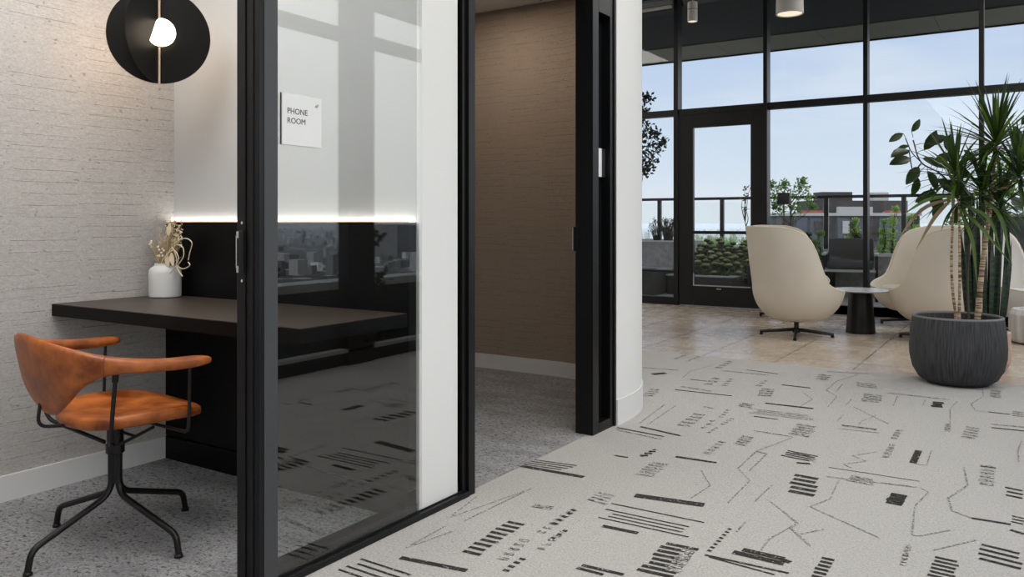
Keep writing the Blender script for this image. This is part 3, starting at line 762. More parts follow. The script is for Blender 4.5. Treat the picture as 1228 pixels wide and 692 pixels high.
for sgn in (1,-1):
    rows = half[SI:]
    ar = obj('armrest', loft([(sgn*x,y,zt,zb,w) for x,y,zt,zb,w in rows]), leather, t, 60)
    x, y, zt, zb, w = half[SI]; h = (zt-zb)/2; lean_s = 0.30*min(1, max(0.1, (h-.02)/.1))
    bm = NB(); ring = []
    d = Vector((half[SI+1][0]-half[SI-1][0], half[SI+1][1]-half[SI-1][1],0)).normalized(); nn = Vector((d.y,-d.x,0))
    for k in range(16):
        a_ = 2*PI*k/16; cx_ = math.copysign(abs(math.cos(a_))**.65, math.cos(a_)); sz_ = math.copysign(abs(math.sin(a_))**.65, math.sin(a_))
        q = Vector((x,y,(zt+zb)/2))+nn*(cx_*(w+.001)+lean_s*sz_*h*0.9)+Vector((0,0,sz_*(h+.001))); q.x *= sgn; ring.append(q)
    tube(bm, ring, 0.0016, 5, close=True); obj('seam', bm, stitch_m, ar)
    # front support: down from the arm, back under the seat
    bm = NB(); tube(bm, round_path([(sgn*.315,0.100,0.618),(sgn*.318,0.095,0.40),(sgn*0.02,0.075,0.395)], .03), 0.0058, 8); obj('arm_support', bm, black, t, True)
    bm = NB(); tube(bm, round_path([(sgn*.294,-0.125,0.618),(sgn*.254,-0.125,0.395),(sgn*.03,-0.022,0.332)], .04), 0.0068, 8)
    tube(bm, [(sgn*.294,-0.125,0.622),(sgn*.289,-0.125,0.592)], 0.0098, 10); obj('rear_support', bm, black, t, True)
    bm = NB(); tube(bm, [(sgn*.02,0.0,0.325),(sgn*.13,0.07,0.392)], 0.0055, 8); tube(bm, [(0.0,0.0,0.375),(sgn*.075,0.035,0.358)], 0.005, 8); obj('seat_brace', bm, black, t, True)
bm = NB(); tube(bm, round_path([(-0.02,-0.225,0.50),(-0.02,-0.235,0.425),(-0.012,-0.04,0.402)], .035), 0.0058, 8); obj('back_support', bm, black, t, True)
bm = NB(); lathe(bm, [(0,.402),(.05,.402),(.05,.394),(.026,.39),(.026,.33),(.030,.328),(.030,.30),(.024,.296),(.020,.295),(.020,.20),(0,.20)], seg=24); obj('column', bm, black, t, 35)
for k, (dx, dy) in enumerate(((0.037,-.303),(-.053,.307),(.303,.03),(-.292,-.04))):
    v = Vector((dx, dy)); v.rotate(Matrix.Rotation(math.radians(8), 2)); u_ = v.normalized(); L0 = v.length
    P = round_path([(u_.x*.016,u_.y*.016,.30),(u_.x*.016,u_.y*.016,.165),(u_.x*(L0-.012),u_.y*(L0-.012),.072),(v.x,v.y,.012)], .045, 6)
    bm = NB(); tube(bm, P, 0.0105, 10); lg = obj('leg', bm, black, t, True)
    bm = NB(); lathe(bm, [(0,0),(.014,0),(.014,.008),(.0105,.012),(0,.012)], (v.x,v.y,0), 14); obj('foot_glide', bm, black, lg, True)
# =================================================================== LOUNGE
shell_ctl = [(0,1.035),(42,1.028),(60,0.995),(70,0.945),(76,0.86),(80,0.73),(84,0.58),(90,0.505),(100,0.475),(115,0.45),(132,0.425),(155,0.405),(180,0.395)]
def hrim(deg):
    d = abs(deg)
    for (a0,h0),(a1,h1) in zip(shell_ctl, shell_ctl[1:]):
        if d <= a1:
            u_ = (d-a0)/(a1-a0); return h0+(h1-h0)*u_
    return shell_ctl[-1][1]
def hsm(deg):
    return sum(hrim(((deg+o_+180) % 360)-180)*w for o_, w in ((-4,.15),(-2,.2),(0,.3),(2,.2),(4,.15)))
def shell_pt(deg, z, off=0.0):
    ph = math.radians(deg); zb = 0.15
    tt = max(0, min(1, (z-zb)/0.33)); f = 0.36+0.64*math.sqrt(max(0, 1-(1-tt)**2.0))
    fr_ = max(0.0, -math.cos(ph))           # towards the front
    rx = 0.405*f; ry = (0.40+0.075*fr_)*f
    x = (rx-off)*math.sin(ph); y = -(ry-off)*math.cos(ph)
    up_ = max(0, z-0.50)
    back = max(0.0, math.cos(ph)*0.5+0.5)
    y -= 0.24*up_*back**2.2
    x *= 1-0.16*(up_/0.53)**2
    # arms flare outwards a little at the front
    if 80 < abs(deg) < 150: x *= 1+0.05*math.sin((abs(deg)-80)/70*PI)*max(0, min(1, (z-.4)/.15))
    return Vector((x, y, z))
def make_lounge_chair(name, label, group, shell_m):
    t = thing(name, label, 'armchair', (0,0,0), 0, group)
    N, K = 144, 18; bm = NB(); rings = []
    def row(v, off):
        r = []
        for i in range(N):
            deg = -180+360*i/N; h = hsm(deg); z = 0.15+(h-0.15)*(v**1.6)
            r.append(bm.verts.new(shell_pt(deg, z, off)))
        return r
    outer = [row(k/K, 0) for k in range(K+1)]
    inner = [row(k/K, 0.035) for k in range(K, 3, -1)]
    R = outer+inner
    for a_, b_ in zip(R, R[1:]):
        for k in range(N): bm.faces.new((a_[k], a_[(k+1)%N], b_[(k+1)%N], b_[k]))
    bm.faces.new(outer[0][::-1]); bm.faces.new(inner[-1])
    sh = obj('shell', bm, shell_m, t, 50)
    bm = NB(); tube(bm, [shell_pt(-180+360*i/N, hsm(-180+360*i/N)+.001, 0.006) for i in range(N)], 0.0085, 8, close=True); obj('piping', bm, piping_m, sh, True)
    bm = NB(); lathe(bm, [(0,.27),(.24,.285),(.29,.32),(.315,.355),(.312,.385),(.285,.405),(.2,.412),(0,.412)], (0,0.03,0), 40); obj('seat_cushion', bm, shell_m, t, 50)
    bm = NB(); lathe(bm, [(0,.156),(.085,.156),(.085,.14),(.022,.13),(.022,.07),(.036,.065),(.036,.035),(0,.035)], seg=20); obj('pedestal', bm, black, t, 35)
    for k in range(4):
        a_ = PI/4+k*PI/2
        bm = NB(); tube(bm, [(math.cos(a_)*.02,math.sin(a_)*.02,.062),(math.cos(a_)*.33,math.sin(a_)*.33,.030)], [.017,.013], 8); lg = obj('leg', bm, black, t, True)
        bm = NB(); lathe(bm, [(0,0),(.016,0),(.016,.02),(0,.03)], (math.cos(a_)*.318,math.sin(a_)*.318,0), 12); obj('foot_glide', bm, black, lg, True)
    return t
def face(fx, fy): return math.atan2(fy, fx)-PI/2
G = 'cream swivel lounge chairs round the low table'
ch = make_lounge_chair('lounge_chair', 'cream shell lounge chair seen from behind, nearest the glazed door', G, cream)
pA = floor_at(955, 403); ch.location = (pA.x, pA.y, 0); ch.rotation_euler = (0,0,face(.56,.83))
pD = at(1126, 300, 7.45); dup(ch, (pD.x, pD.y, 0), face(-.75,.66), 'cream shell lounge chair just behind the dark ribbed planter, facing left', G)
pC = at(1098, 300, 8.55); dup(ch, (pC.x, min(pC.y,9.45), 0), face(-.62,-.78), 'cream shell lounge chair turned toward the camera beside the window mullion', G)
pE = at(947, 300, 9.15); dup(ch, (pE.x, pE.y, 0), face(.75,-.66), 'cream lounge chair mostly hidden, only its black feet showing by the door', G)
whitech = plain('leather_white', (0.72,0.70,0.67), 0.5, 0, 0.4, 0.03)
wc = dup(ch, (-0.2,9.46,0), face(.85,-.5), 'white shell lounge chair behind the tall snake plants', G)
for c_ in wc.children:
    if c_.name.startswith(('shell','seat_cushion')):
        c_.data = c_.data.copy(); c_.data.materials.clear(); c_.data.materials.append(whitech)
tp = floor_at(1032, 399)
t = thing('coffee_table', 'low round table with pale top and black tapered base', 'table', (tp.x,tp.y,0))
bm = NB(); lathe(bm, [(0,.405),(.255,.405),(.268,.412),(.270,.418),(.268,.422),(0,.422)], seg=48); obj('table_top', bm, plain('table_top_stone',(0.55,0.53,0.5),0.2,0,0.5,0.05), t, 35)
bm = NB(); lathe(bm, [(0,0),(.135,0),(.135,.01),(.105,.385),(.10,.405),(0,.405)], seg=40); obj('table_base', bm, black, t, 35)
# ceiling lights in the lounge
def pendant_cyl(px, py, D, r, h, label, name, cone=1.0, cord_r=.006):
    p = at(px, py, D)
    t = thing(name, label, 'lamp', p)
    bm = NB(); lathe(bm, [(0,.03),(r*.9,.03),(r*.92,0),(r,0),(r*cone,h),(r*cone*.96,h+.006),(0,h+.006)], seg=32); obj('lamp_shade', bm, plain('lamp_shade_white',(0.62,0.60,0.56),0.6,0,0.3,0.03), t, 35)
    a = M('lamp_diffuser'); bm = NB(); lathe(bm, [(0,.006),(r*.88,.006),(r*.88,.012),(0,.012)], seg=32); obj('diffuser', bm, a.bsdf((.9,.85,.75),.5,emis=(1,.85,.65),estr=.8), t)
    bm = NB(); tube(bm, [(0,0,h),(0,0,3.998-p.z)], cord_r, 8); obj('cord', bm, plain('cord_white',(.5,.48,.45),.5), t)
    return t
pendant_cyl(947, 17, 7.2, 0.118, 0.26, 'wide white drum pendant lamp hanging in front of the lounge window', 'drum_pendant', 0.95)
t = pendant_cyl(830.5, 26, 8.6, 0.052, 0.20, 'slim pale cylinder pendant lamp hanging by the glazed door', 'cylinder_pendant')
bm = NB(); lathe(bm, [(.0535,.125),(.0535,.13)], seg=24); obj('band', bm, black, t)
bp = at(770, 14, onY(770, 9.93)[1])
t = thing('roller_blind', 'rolled pale blind box high at the left end of the lounge window', 'blind', (-4.6,9.95,bp.z))
obj('blind_box', B(-0.5,0.66,-0.04,0.04,0.055,0.10,bev=.004), plain('blind_grey',(.22,.22,.22),.5), t)
obj('bottom_bar', B(-0.5,0.66,-0.03,0.03,0.0,0.03,bev=.004), plain('blind_pale',(.5,.49,.46),.5), t)
# =================================================================== PLANTS INSIDE
pp = at(1148, 459, 5.456)
PX, PY = pp.x, pp.y
a = M('ribbed_clay'); co = a.coord(); x, y, z = a.sep(co)
ang = a.math('ARCTAN2', y, x); v = a.comb(a.math('MULTIPLY', ang, 34.0), a.math('MULTIPLY', z, 6.0), 0.0)
n1 = a.noise(v, 1.0, 3, 0.65)
pot_m = a.bsdf(a.mix(a.ramp(n1, [(.35,0.0),(.7,1.0)]), (0.028,0.029,0.031), (0.075,0.077,0.082)), 0.7, 0, 0.3, a.bump(n1, 0.6, 0.006))
t = thing('planter', 'large dark ribbed bowl planter standing at the edge of the carpet', 'planter', (PX,PY,0))
bm = NB(); lathe(bm, [(0,0),(.14,0),(.19,.006),(.238,.04),(.272,.10),(.290,.18),(.293,.25),(.287,.34),(.276,.42),(.272,.445),(.266,.452),(.258,.446),(.256,.40),(0,.40)], seg=64); obj('pot', bm, pot_m, t, 40)
bm = NB(); lathe(bm, [(.2725,.440),(.2735,.447),(.267,.4545),(.257,.448),(.257,.44)], seg=64); obj('rim', bm, plain('pot_rim',(0.17,0.17,0.175),.6), t, True)
bm = NB(); lathe(bm, [(.252,.402),(.2,.418),(0,.425)], seg=32); obj('soil', bm, soil, t, True)
canem = M('cane'); co = canem.coord(); w_ = canem.noise(canem.mapv(co,(4,4,55)), 2.0, 3)
canem = canem.bsdf(canem.mix(canem.ramp(w_,[(.38,0.0),(.6,1.0)]), srgb(92,72,56), srgb(196,172,146)), .8, 0, .2, canem.bump(w_,.5,.004))
drac = leafmat('dracaena_leaf', (0.008,0.022,0.008), (0.028,0.058,0.016), (0.06,0.12,0.02))
drac_dry = leafmat('dracaena_dry_leaf', (0.16,0.11,0.06), (0.28,0.22,0.13), (0.2,0.15,0.06))
yellowg = leafmat('dracaena_light_leaf', (0.05,0.10,0.016), (0.08,0.14,0.024), (0.16,0.25,0.04))
pr = random.Random(21)
t = thing('dracaena', 'tall dracaena with bare canes and spiky leaf heads in the dark planter', 'plant', (PX,PY,0.41))
base = Vector((PX,PY,0.41))
def loc(p): return Vector(p)-base
h1 = at(1145,205,5.45); h1b = at(1150,232,5.40); h2 = at(1194,168,5.62); h3 = at(1178,225,5.62); h4 = at(1222,205,5.5)
def cane(p0, mids, tip, r0, r1):
    P = smooth_path([loc(p0)]+[loc(m) for m in mids]+[loc(tip)], 8); n_ = len(P)
    bm = NB(); tube(bm, P, [r0+(r1-r0)*i/(n_-1)+.0012*math.sin(i*2.4) for i in range(n_)], 10); obj('cane', bm, canem, t, True)
s1 = at(1147,383,5.44); s1.z = .405; s2 = at(1172,383,5.55); s2.z = .405; s1b = at(1150,383,5.40); s1b.z = .405
cane(s1, [at(1141,320,5.44)], h1, .0105, .007)
cane(s1b, [at(1151,330,5.40)], h1b, .0105, .007)
cane(s2, [at(1178,320,5.57), at(1189,235,5.6)], h2, .021, .009)
cane(at(1187,262,5.6), [at(1181,243,5.61)], h3, .009, .006)
cane(at(1190,230,5.6), [at(1210,222,5.55)], h4, .010, .006)
cane(at(1203,235,5.6), [], h4, .006, .004)
def rosette(c, n_, Lm, w, mats, droop=0.5, up=0.55, name='leaf_head', fan=None):
    bm = NB()
    for i in range(n_):
        az = i*2.39996+pr.uniform(-.3,.3); el = math.radians(pr.uniform(-28, 80))*1.0
        q = i/n_
        el = math.radians(-35+115*(1-q)**0.9+pr.uniform(-10,10)) if up else el
        d = Vector((math.cos(az)*math.cos(el), math.sin(az)*math.cos(el), math.sin(el)))
        L = Lm*pr.uniform(.8,1.1); P = []; p = loc(c)+Vector((0,0,-.07*q)); dd = d.copy(); st = L/7
        for k in range(8):
            P.append(p.copy()); p = p+dd*st; dd = (dd+Vector((0,0,-droop*(0.05+0.035*k)*(1-0.5*max(0,d.z))))).normalized()
        ws = [w*.55,w*.85,w,w,w*.9,w*.7,w*.4,w*.04]
        ribbon(bm, P, ws, .3, mi=(1 if pr.random() < .16 else 0) if len(mats) > 1 else 0)
    return obj(name, bm, mats, t, True)
rosette(h2, 84, .44, .024, [drac, yellowg], .55)
rosette(h1, 60, .36, .022, [drac, yellowg], .65)
rosette(h1b, 30, .32, .020, [drac, yellowg], 1.1)
rosette(h3, 40, .36, .022, [drac, yellowg], 1.0)
rosette(h4, 56, .40, .024, [drac, yellowg], .8)
rosette(at(1200,243,5.65), 40, .34, .022, [drac, yellowg], 1.2)
bm = NB()    # long hanging leaves
for (x0,y0),(x1,y1),(x2,y2),dr in (((1141,238),(1105,252),(1073,292),1),((1140,240),(1120,262),(1098,300),1),((1150,250),(1175,272),(1214,318),0),((1152,255),(1166,290),(1172,345),0),((1153,245),(1185,262),(1200,300),0),((1180,240),(1200,262),(1214,320),0),((1143,235),(1112,240),(1082,258),0)):
    P = smooth_path([loc(at(x0,y0,5.38)), loc(at(x1,y1,5.28)), loc(at(x2,y2,5.22))], 5); n_ = len(P)
    ribbon(bm, P, [.024*math.sin(PI*min(1,(.18+.82*i/(n_-1))))+.001 for i in range(n_)], .3, up=Vector((.3,-.8,.4)), mi=dr)
obj('hanging_leaves', bm, [yellowg, drac_dry], t, True)
# rubber plant rooted in the same planter
rub = leafmat('rubber_leaf', (0.008,0.018,0.007), (0.022,0.042,0.014), (0.05,0.10,0.018), 6, .3)
rub_stem = plain('rubber_stem', (0.05,0.04,0.025), .8)
t = thing('rubber_plant', 'rubber plant with oval leaves rising behind the dracaena canes', 'plant', (PX+.06,PY+.14,0.41))
base = Vector((PX+.06,PY+.14,0.41))
def rb(px, py, D=5.75): return loc(at(px, py, D))
bm = NB(); tr0 = [loc((PX+.06,PY+.14,.405)), rb(1160,330), rb(1163,260), rb(1150,205)]
tube(bm, smooth_path(tr0, 6), .008, 7); 
tube(bm, smooth_path([rb(1162,270), rb(1135,215), rb(1105,195), rb(1095,168)], 6), .005, 6)
tube(bm, smooth_path([rb(1163,280), rb(1195,225), rb(1215,195), rb(1222,160)], 6), .006, 6)
tube(bm, smooth_path([rb(1105,195), rb(1095,205), rb(1090,180)], 4), .004, 6)
brs = [smooth_path([rb(1162,270), rb(1135,215), rb(1105,195), rb(1095,165)], 10), smooth_path([rb(1163,280), rb(1195,225), rb(1215,195), rb(1222,160)], 10), smooth_path([rb(1163,290), rb(1163,260), rb(1150,205)], 10), smooth_path([rb(1105,195), rb(1093,182), rb(1086,166)], 8)]
tube(bm, brs[3], .0035, 6)
stem_bm = bm
bm = NB()
lv = [(1083,160,-150,16),(1093,158,55,16),(1090,175,-170,12),(1090,180,-168,26),(1092,190,190,26),(1110,172,20,22),(1108,180,60,24),(1106,190,-20,24),(1102,200,-130,24),(1100,212,-95,22),(1112,205,-60,24),(1120,195,30,22),(1116,225,-80,22),(1125,215,-40,24),(1132,200,0,22),(1128,235,-100,24),(1140,215,-60,24),(1135,180,70,20),(1120,228,-140,22),
      (1205,215,30,26),(1215,200,80,24),(1222,190,20,24),(1210,235,-40,24),(1200,240,-100,24),(1222,175,100,22),(1195,225,150,24),(1170,200,110,22),(1160,230,-120,24),(1150,245,-100,24),(1225,150,60,22),(1228,215,-50,24),(1165,210,170,22),(1175,190,60,22),(1185,245,-80,24),(1145,190,120,20)]
Rv = Vector((RX,RY,0)); Fv = Vector((FX,FY,0))
for px, py, an, L in lv:
    a_ = math.radians(an); d = Rv*math.cos(a_)+Vector((0,0,math.sin(a_)))+Fv*pr.uniform(-.5,.3)
    Lm = L*5.75/F*1.12
    lp_ = rb(px,py,5.75+pr.uniform(-.05,.06)); q_ = min((p_ for b_ in brs for p_ in b_), key=lambda p_: (p_-lp_).length)
    tube(stem_bm, [q_, (q_+lp_)/2+Vector((0,0,.006)), lp_], .002, 5)
    blob_leaf(bm, lp_, d, -Fv+Vector((pr.uniform(-.5,.5),0,pr.uniform(-.2,.9))), Lm, Lm*.5)
obj('stem', stem_bm, rub_stem, t, True)
obj('foliage', bm, rub, t, True)
# snake plant in a pink faceted pot
sp = at(1181, 443, 5.98); SX, SY = sp.x, sp.y
t = thing('faceted_pot', 'pale pink faceted pot half hidden behind the dark planter', 'planter', (SX,SY,0))
bm = NB()
hexp = lambda r, z: [bm.verts.new((r*math.cos(PI/8+k*PI/4), r*math.sin(PI/8+k*PI/4), z)) for k in range(8)]
rg = [hexp(.145,0), hexp(.178,.06), hexp(.178,.275), hexp(.155,.275), hexp(.150,.235)]
for a_, b_ in zip(rg, rg[1:]):
    for k in range(8): bm.faces.new((a_[k], a_[(k+1)%8], b_[(k+1)%8], b_[k]))
bm.faces.new(rg[0][::-1]); obj('pot', bm, plain('pink_clay', srgb(205,178,160), .6, 0, .3, .05), t)
bm = NB(); vs = [bm.verts.new((.151*math.cos(PI/8+k*PI/4), .151*math.sin(PI/8+k*PI/4), .236)) for k in range(8)]; bm.faces.new(vs); obj('soil', bm, soil, t)
a = M('snake_leaf'); co = a.coord(); n1 = a.noise(a.mapv(co,(6,6,26)), 2.0, 3)
snk = a.bsdf(a.mix(a.ramp(n1,[(.4,0.0),(.62,1.0)]), (0.006,0.017,0.009), (0.03,0.055,0.03)), .4, 0, .4)
t = thing('snake_plant', 'tall snake plant with upright dark blades in the pink pot', 'plant', (SX,SY,.236))
base = Vector((SX,SY,.236))
tips = [(1150,262),(1156,240),(1162,222),(1165,270),(1172,232),(1178,250),(1186,215),(1190,275),(1196,205),(1203,228),(1209,252),(1160,300),(1200,290),(1213,288),(1153,305),(1207,310)]
for i, (px, py) in enumerate(tips):
    D = 5.95+pr.uniform(-.08,.08); tip = loc(at(px,py,D)); px0 = 1181+(px-1181)*.62
    b0 = loc(at(px0, 400, D)); b0.z = -.003
    b0.x = max(-.12,min(.12,b0.x)); b0.y = max(-.12,min(.12,b0.y))
    mid = b0+(tip-b0)*.5+Vector((pr.uniform(-.015,.015), pr.uniform(-.01,.01), 0))
    P = smooth_path([b0, mid, tip], 5); n_ = len(P); w = pr.uniform(.034,.046)
    ws = [w*(.6+.4*min(1,3*k/(n_-1)))*(1 if k < n_*.65 else max(.04,1-((k/(n_-1)-.62)/.38)**1.4)) for k in range(n_)]
    bm = NB(); ribbon(bm, P, ws, .35, up=Vector((.5+pr.uniform(-.5,.5),-.8,.1))); obj('leaf', bm, snk, t, True)
# white ribbed pot
t = thing('ribbed_pot', 'low white ribbed pot on the tile floor at the right edge', 'planter', (0.05,8.58,0))
bm = NB(); N = 72; rg = []
for r, z in ((.17,0),(.215,.02),(.235,.12),(.235,.26),(.215,.305),(.19,.31),(.18,.25)):
    rg.append([bm.verts.new(((r+(.007 if k%4 < 2 else -.004)*(1 if .01 < z < .3 else 0))*math.cos(2*PI*k/N), (r+(.007 if k%4 < 2 else -.004)*(1 if .01 < z < .3 else 0))*math.sin(2*PI*k/N), z)) for k in range(N)])
for a_, b_ in zip(rg, rg[1:]):
    for k in range(N): bm.faces.new((a_[k], a_[(k+1)%N], b_[(k+1)%N], b_[k]))
bm.faces.new(rg[0][::-1]); obj('pot', bm, plain('white_ceramic',(.66,.66,.65),.4,0,.4,.03), t)
bm = NB(); vs = [bm.verts.new((.184*math.cos(2*PI*k/24), .184*math.sin(2*PI*k/24), .255)) for k in range(24)]; bm.faces.new(vs); obj('soil', bm, soil, t)
t2 = thing('agave', 'small dark spiky plant in the low white ribbed pot', 'plant', (0.05,8.58,.255)); bm = NB()
for i in range(16):
    az = i*2.4; el = math.radians(35+pr.uniform(0,45)); d = Vector((math.cos(az)*math.cos(el), math.sin(az)*math.cos(el), math.sin(el)))
    P = [d*(.03*k)+Vector((0,0,-.0015*k*k)) for k in range(7)]; ribbon(bm, P, [.02,.026,.026,.022,.016,.009,.001], .3)
obj('leaf_head', bm, drac, t2, True)
# =================================================================== TERRACE
struct('floor_terrace', B(-10,4,10.16,16.5,-0.3,-0.02), pav)
struct('floor_terrace.001', B(0.72,1.45,-3,10.16,-0.3,-0.02), pav)
ZS = 3.9
bm = NB()
box(bm, -12, 0.9, 10.16, 12.45, ZS, ZS+0.3); box(bm, -12, 0.9, 12.45, 13.52, ZS-0.012, ZS+0.3, mi=1); box(bm, -12, 0.9, 13.52, 13.56, ZS-0.03, ZS+0.35, mi=2)
for k in range(7):
    x = -8.9+k*1.55; box(bm, x-.006, x+.006, 12.46, 13.52, ZS-0.0125, ZS-0.011, mi=2)
struct('roof', bm, [soffit_dark, soffit_olive, dark_trim])
# railing
RYr, RZ = 14.6, 1.08+28.0/975*15.7
t = thing('glass_railing', 'black post and glass railing along the far edge of the terrace', 'railing', (-3,RYr,-.02))
xs = [onY(px, RYr)[0] for px in (745,791,866,991,1084,1166,1240)]
obj('top_rail', B(xs[0]+3-1,xs[-1]+3+1,-.03,.03,RZ-.03,RZ+.02,bev=.004), black, t)
for x0 in xs: obj('post', B(x0+3-.035,x0+3+.035,-.03,.03,0,RZ-.03,bev=.003), black, t)
for x0, x1 in zip(xs, xs[1:]): obj('glass_panel', B(x0+3+.05,x1+3-.05,-.006,.006,.12,RZ-.08), rail_glass, t)
# planters
def planter(name, label, x0, x1, y0, y1, h, m, cap=None, capm=None):
    t = thing(name, label, 'planter', ((x0+x1)/2,(y0+y1)/2,-.02))
    w, d = (x1-x0)/2, (y1-y0)/2
    bm = NB(); box(bm, -w,w,-d,-d+.06,0,h); box(bm,-w,w,d-.06,d,0,h); box(bm,-w,-w+.06,-d+.06,d-.06,0,h); box(bm,w-.06,w,-d+.06,d-.06,0,h); obj('planter_wall', bm, m, t)
    if cap:
        bm = NB(); box(bm,-w-.015,w+.015,-d-.015,-d+.09,h,h+cap); box(bm,-w-.015,w+.015,d-.09,d+.015,h,h+cap); box(bm,-w-.015,-w+.09,-d+.09,d-.09,h,h+cap); box(bm,w-.09,w+.015,-d+.09,d-.09,h,h+cap); obj('coping', bm, capm, t)
    obj('soil', B(-w+.06,w-.06,-d+.06,d-.06,h-.16,h-.06), soil, t)
    return t
planter('stone_planter', 'grey stucco planter wall outside the left window bay', -7.2, -4.76, 12.2, 13.4, .78, stucco, .02, coping_m)
planter('metal_planter', 'low dark metal planter in front of the grey stucco planter', -7.2, -4.76, 11.25, 12.15, .36, metal_dark, .02, edge_light)
sdp = planter('metal_planter', 'dark metal planter full of sedum seen through the glazed door', -4.72, -3.71, 11.75, 13.2, .28, metal_dark, .02, edge_light)
for c_ in list(sdp.children):
    if c_.name.startswith('soil'): bpy.data.objects.remove(c_)
bm = NB(); pf = [(-.66,.2),(-.2,.30),(.4,.43),(.66,.45),(.66,.05),(-.66,.05)]
va = [bm.verts.new((-.44,y,z)) for y,z in pf]; vb = [bm.verts.new((.44,y,z)) for y,z in pf]
bm.faces.new(va); bm.faces.new(vb[::-1])
for k in range(6): bm.faces.new((va[k],va[(k+1)%6],vb[(k+1)%6],vb[k]))
obj('soil', bm, soil, sdp)
planter('metal_planter', 'dark metal box planter half hidden behind the lounge chair and door stile', -3.66, -2.5, 12.3, 13.2, .42, metal_dark, .02, metal_dark)
planter('metal_planter', 'long back planter of grasses below the terrace railing', -5.3, -2.5, 13.5, 14.4, .62, metal_dark, .02, edge_light)
planter('stone_planter', 'dark stone planter with pale coping behind the outdoor armchair', -2.45, -.62, 12.6, 13.9, .60, stucco, .05, coping_m)
planter('slate_planter', 'tall dark slate planter wall outside at the right edge of the window', -.58, 2.2, 11.2, 12.6, 1.16, slate, .03, stucco)
# plants on the terrace
lf_dark = leafmat('terrace_dark_leaf', (0.006,0.012,0.006), (0.018,0.03,0.012), (0.02,0.04,0.01), 5)
lf_green = leafmat('terrace_green_leaf', (0.05,0.11,0.025), (0.17,0.28,0.07), (0.28,0.44,0.09), 5, .4, .5)
lf_lime = leafmat('terrace_lime_leaf', (0.18,0.34,0.06), (0.42,0.60,0.16), (0.5,0.72,0.16), 5, .4, .5)
lf_sed = leafmat('sedum_leaf', (0.04,0.08,0.035), (0.17,0.22,0.09), (0.08,0.12,0.03), 8)
a = M('sedum_flower'); co = a.coord(); n1 = a.noise(co, 55, 3, .7); z_ = a.sep(a.new('ShaderNodeNewGeometry').outputs['Normal'])[2]
fs_ = a.math('MULTIPLY', a.ramp(z_, [(.0,.08),(.9,1.0)]), a.ramp(n1, [(.35,.25),(.62,1.0)]))  # upward faces paler: lit tops painted into the olive head colour
lf_sedtop = a.bsdf(a.mix(fs_, (0.012,0.03,0.012), (0.42,0.44,0.22)), .8, 0, .1, a.bump(n1, 1.0, .02))
bark = plain('bark', (0.03,0.024,0.018), .9)
tr = random.Random(5)
def tree(name, label, loc0, ht, crown, n, m, leafL=.05, cat='tree', group=None, stems=1, lean=(0,0)):
    t = thing(name, label, cat, loc0, 0, group); bm = NB(); bl = NB()
    for s in range(stems):
        top = Vector((lean[0]+tr.uniform(-.08,.08), lean[1], ht)); P = smooth_path([Vector((tr.uniform(-.05,.05),0,0)), Vector((lean[0]*.3+tr.uniform(-.06,.06),tr.uniform(-.05,.05),ht*.45)), top], 5)
        tube(bm, P, [.022-.018*i/(len(P)-1) for i in range(len(P))], 6)
        for c in crown:
            cc = Vector(c[:3]); r = c[3]
            st = P[int(len(P)*min(.9,max(.25,cc.z/ht*.7)))]
            Q = smooth_path([st, (st+cc)/2+rvec(tr)*.05, cc], 3); tube(bm, Q, [.009-.006*i/(len(Q)-1) for i in range(len(Q))], 5)
            for j in range(int(n*c[4] if len(c) > 4 else n)):
                leaflet(bl, cc+rvec(tr)*r*tr.random()**.45, tr, leafL*tr.uniform(.7,1.2), leafL*.55, .3)
    obj('trunk', bm, bark, t, True); obj('foliage', bl, m, t); return t
# tree at the left bay: dark, backlit, reaching over the transom
def rel(px, py, D, o): return at(px,py,D)-Vector(o)
o0 = at(757, 290, 14.1); o0.z = .66
tree('terrace_tree', 'dark leafy terrace tree cut off by the white wall end', o0, 2.5,
     [(*rel(x,y,14.1,o0), r) for x,y,r in ((768,190,.22),(778,165,.20),(772,150,.16),(784,178,.16),(795,172,.10),(776,118,.10),(771,135,.12),(786,160,.10),(780,196,.14),(772,205,.12),(760,170,.3),(764,128,.18))], 60, lf_dark, .085)
o1 = at(944, 285, 13.4); o1.z = .535
tree('terrace_tree', 'small round leafed tree behind the lounge chair, left of the dark building', o1, 1.1,
     [(*rel(x,y,13.4,o1), r) for x,y,r in ((932,232,.15),(945,240,.16),(960,228,.15),(968,240,.12),(955,250,.14),(935,250,.12),(962,218,.08),(928,246,.12),(975,248,.07),(925,222,.07),(940,222,.08))], 85, lf_green, .06)
t = thing('lantern_box', 'small black square box fixed in the terrace tree', 'box', at(940,238,12.95)); obj('box_body', B(-.095,.095,-.03,.03,-.09,.09,bev=.004), black, t); bm = NB(); tube(bm, [(0,0,-.09),(0,0,.345-t.location.z)], .012, 8); obj('pole', bm, black, t)
o2 = at(897, 292, 13.0); o2.z = .42
tree('bare_shrub', 'thin nearly bare shrub beside the right stile of the glazed door', o2, .75, [(*rel(x,y,13.0,o2), .05) for x,y in ((893,226),(897,236),(890,240),(900,225),(894,250))], 12, lf_sed, .05, 'shrub')
